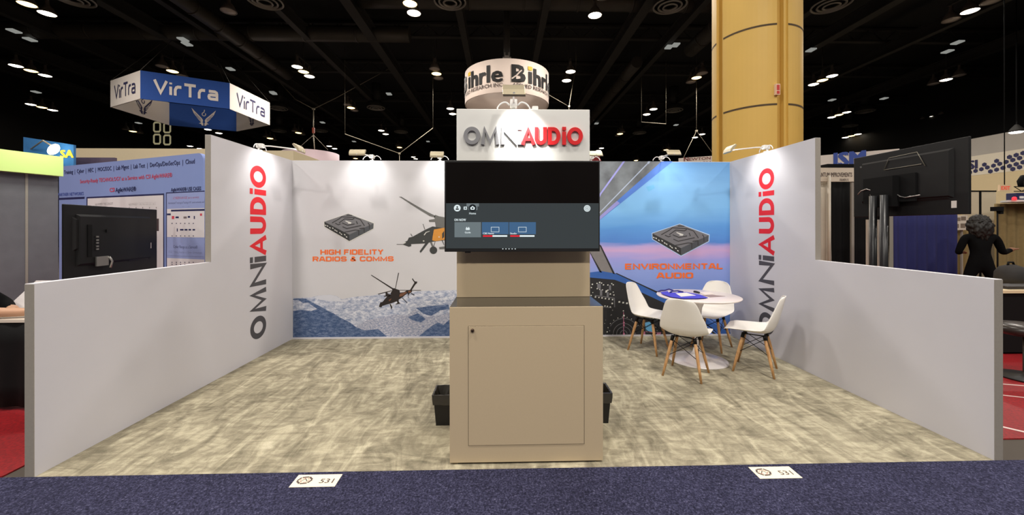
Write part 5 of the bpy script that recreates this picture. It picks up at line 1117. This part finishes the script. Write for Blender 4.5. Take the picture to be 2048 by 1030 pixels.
m.tube([tr+X*1.5-Z*.06, Vector((tr.x+1.5, tr.y, 0))], .03); m.build('truss_bar', M_dark, tw); MB().tube([tr+X*.0+Z*.06, tr+X*-.02+Z*.2, tr+X*.05+Z*.3, tr+X*.16+Z*.28], [.05,.06,.06,.09], seg=12).build('hooded_lamp', M_dark, tw)
ls = ond(1995,480,7.4); lt = thing('lamp_stand', 'thin black lamp stand right of the curly-haired person', 'stand', (ls.x, ls.y, 0)); top = ond(1994,418,7.4)
MB().tube([(ls.x,ls.y,.02),(ls.x,ls.y,top.z)], .012).lathe([(0,0),(.16,0),(.16,.02),(0,.03)], (ls.x,ls.y,0)).build('pole', M_dark, lt); MB().box(top, (.14,.1,.08)).box(top+Vector((.06,0,-.06)), (.06,.06,.07)).build('lamp_head', M_dark, lt)
wt = thing('white_topped_table', 'table with cream top and black cloth at the right edge', 'table', (6.6,-.5,0)); MB().box2((5.78,-.92,.73),(7.4,-.1,.765)).build('tabletop', mat('cream_top', S(224,204,166), .5, var=.02), wt); MB().box2((5.8,-.9,.02),(7.38,-.12,.73)).build('table_cloth', M_dark, wt)
bg_ = thing('backpack', 'rounded black bag standing on the cream topped table', 'bag', (6.6,-.45,.765)); m = MB(); m.lathe([(0,0),(.13,.01),(.155,.06),(.15,.15),(.11,.22),(.04,.25),(0,.255)], (6.62,-.38,.767), 0, 20); m.build('bag_body', mat('bag_cloth', S(40,37,36), .85, var=.3, scale=20), bg_); MB().tube([(6.57,-.38,1.0),(6.58,-.38,1.05),(6.64,-.38,1.05),(6.66,-.38,1.0)], .012).build('handle', M_dark, bg_)
gt = tag(MB().box2((5.95,-.85,.767),(7.1,-.6,.80)).build('black_tray', mat('dull_black_board', S(44,40,40), .5, var=.1), None, (6.5,-.7,.767)), 'flat black board lying on the cream topped table', 'board')
so_ = thing('stool', 'round black padded stool at the right edge, on the red carpet', 'stool', (5.12,-1.62,0)); bc = Vector((5.12,-1.62,0))
MB().lathe([(0,.44),(.2,.44),(.235,.47),(.235,.51),(.2,.535),(.1,.545),(0,.545)], bc, 0, 36).build('seat', mat('black_leatherette', S(44,38,34), .3, var=.1, scale=20), so_); MB().lathe([(0,0),(.22,0),(.22,.015),(.04,.03),(.03,.06),(.03,.44),(0,.44)], bc, 0, 32).build('pedestal', M_black, so_)
for i, (a_, b_) in enumerate((((2008,768),(2060,772)), ((2006,790),(2060,796)), ((2008,854),(2060,866)))):
    p, q_ = onz(*a_), onz(*b_); d = (q_-p).normalized(); s_ = Vector((-d.y,d.x,0))*(.008 if i < 2 else .014); e = q_ + d*1.5; p = p - d*.1
    tag(MB().prism([p-s_-Z*.0025, e-s_-Z*.0025, e+s_-Z*.0025, p+s_-Z*.0025], (0,0,.002)).build('tape_strip', mat('pale_tape', S(224,206,200), .3, var=.02), None, p), ('farthest pale tape strip across the red carpet at the right edge', 'middle pale tape strip across the red carpet at the right edge', 'nearest and widest pale tape strip across the red carpet at the right edge')[i], 'tape', 'tape strips on the red carpet')
# tall patterned wall further right
hw_ = thing('hexagon_wall', 'tall pale wall with dark hexagon pattern at the right edge', 'display wall', (23.8,11,0))
m = MB(); m.box2((23.7,4.0,0),(23.9,17.5,4.1), 1).box2((23.69,4.0,4.1),(23.9,17.5,5.08), 0).box2((23.7,4.0,5.08),(23.9,17.5,5.97), 2)
m.build('panel', [mat('hex_wall_white', S(224,212,190), .8, var=.03), mat('hex_wall_beige', S(214,192,150), .8, var=.03), mat('hex_wall_grey', S(176,168,158), .85, var=.06, scale=2)], hw_)
m = MB(); PH = PL((23.68,16),(23.68,6)); rr = random.Random(2)
s_ = .135
for r_ in range(-3, 5):
    for c_ in range(0, 26):
        y_ = 14.2 - c_*s_*1.78; z_ = 4.22 + r_*s_*1.56 + .05*c_ ; y_ -= (r_ % 2)*s_*.89
        if not (4.16 < z_ < 5.0) or z_ > 4.32 + .062*c_ + rr.uniform(-.05,.12): continue
        m.quad([(23.683, y_ + s_*.8*math.sin(PI/3*k_), z_ + s_*.8*math.cos(PI/3*k_)) for k_ in range(6)], 0)
text(m, 'SI', PH.at(1937,338.5,.0), PH.u, Z, .42, 0, 'L', .05, width=abs((PH.at(1954,338)-PH.at(1937,338)).dot(PH.u)))
m.build('pattern', M_logonavy, hw_)
fl = ond(2033,264,16); fm_ = thing('ceiling_lamp', 'bright white lamp hanging before the hexagon patterned wall at the right edge', 'ceiling lamp', fl); MB().lathe([(.05,.3),(.2,.1),(.22,0),(.2,0)], fl, 0, 20).build('lamp_housing', M_beam, fm_); MB().lathe([(0,-.06),(.16,-.04),(.21,.0)], fl, 0, 20).build('lamp_glass', em('lamp_cool', (1,.95,.9,1), 9), fm_); MB().tube([fl+Z*.3, Vector((fl.x,fl.y,HZ))], .02).build('drop_pole', M_dark, fm_)
# names showing over the back wall, right side
PN = PL(ond(1357,320,12)[:2], ond(1440,312,11.5)[:2]); n0, n1 = PN.at(1357,322), PN.at(1432,322); ns = thing('name_sign', 'white sign with red brown capitals peeking over the back wall beside the tan column', 'sign', n0)
zt_ = PN.at(1357,316.5).z; m = MB(); m.prism([n0*1.0-Z*(n0.z-2.2), n1-Z*(n1.z-2.2), Vector((n1.x,n1.y,zt_+.0)), Vector((n0.x,n0.y,zt_))], -PN.n*.05); m.build('board', M_signwhite, ns)
m = MB(); wN = (PN.at(1421,320)-PN.at(1368,320)).dot(PN.u); o_ = PN.at(1368,322.3,.01); text(m, 'N', o_, PN.u, Z, .115, 0, 'L', .03, width=wN*.17); text(m, 'EWTON', o_+PN.u*wN*.2, PN.u, Z, .085, 0, 'L', .01, width=wN*.8); text(m, 'DESIGN', o_+PN.u*wN*.2-Z*.13, PN.u, Z, .085, 0, 'L', .01, width=wN*.8); m.build('lettering', mat('maroon_ink', S(120,48,50), .7, var=0), ns)
m = MB(); 
for q_ in (n0+PN.u*.1, n1-PN.u*.1): m.tube([q_-PN.n*.03-Z*(q_.z-2.2), Vector((q_.x,q_.y,0))-PN.n*.03], .03)
m.build('post', M_frame, ns)
rx = ond(1193,316,14); m = MB(); q_ = [ond(1178,322,14), ond(1203,322,14), ond(1199,312,14), ond(1183,308,14)]; q_ = [Vector((p.x, q_[0].y, p.z)) for p in q_]; m.prism(q_, (0,.08,0)); rs_ = thing('red_sign', 'dull red sign just right of the header box over the back wall', 'sign', rx); m.build('board', mat('dull_red', S(130,24,32), .7, var=.05), rs_); MB().tube([Vector((q_[0].x+.2,q_[0].y+.04,q_[0].z)), Vector((q_[0].x+.2,q_[0].y+.04,0))], .04).build('post', M_dark, rs_)
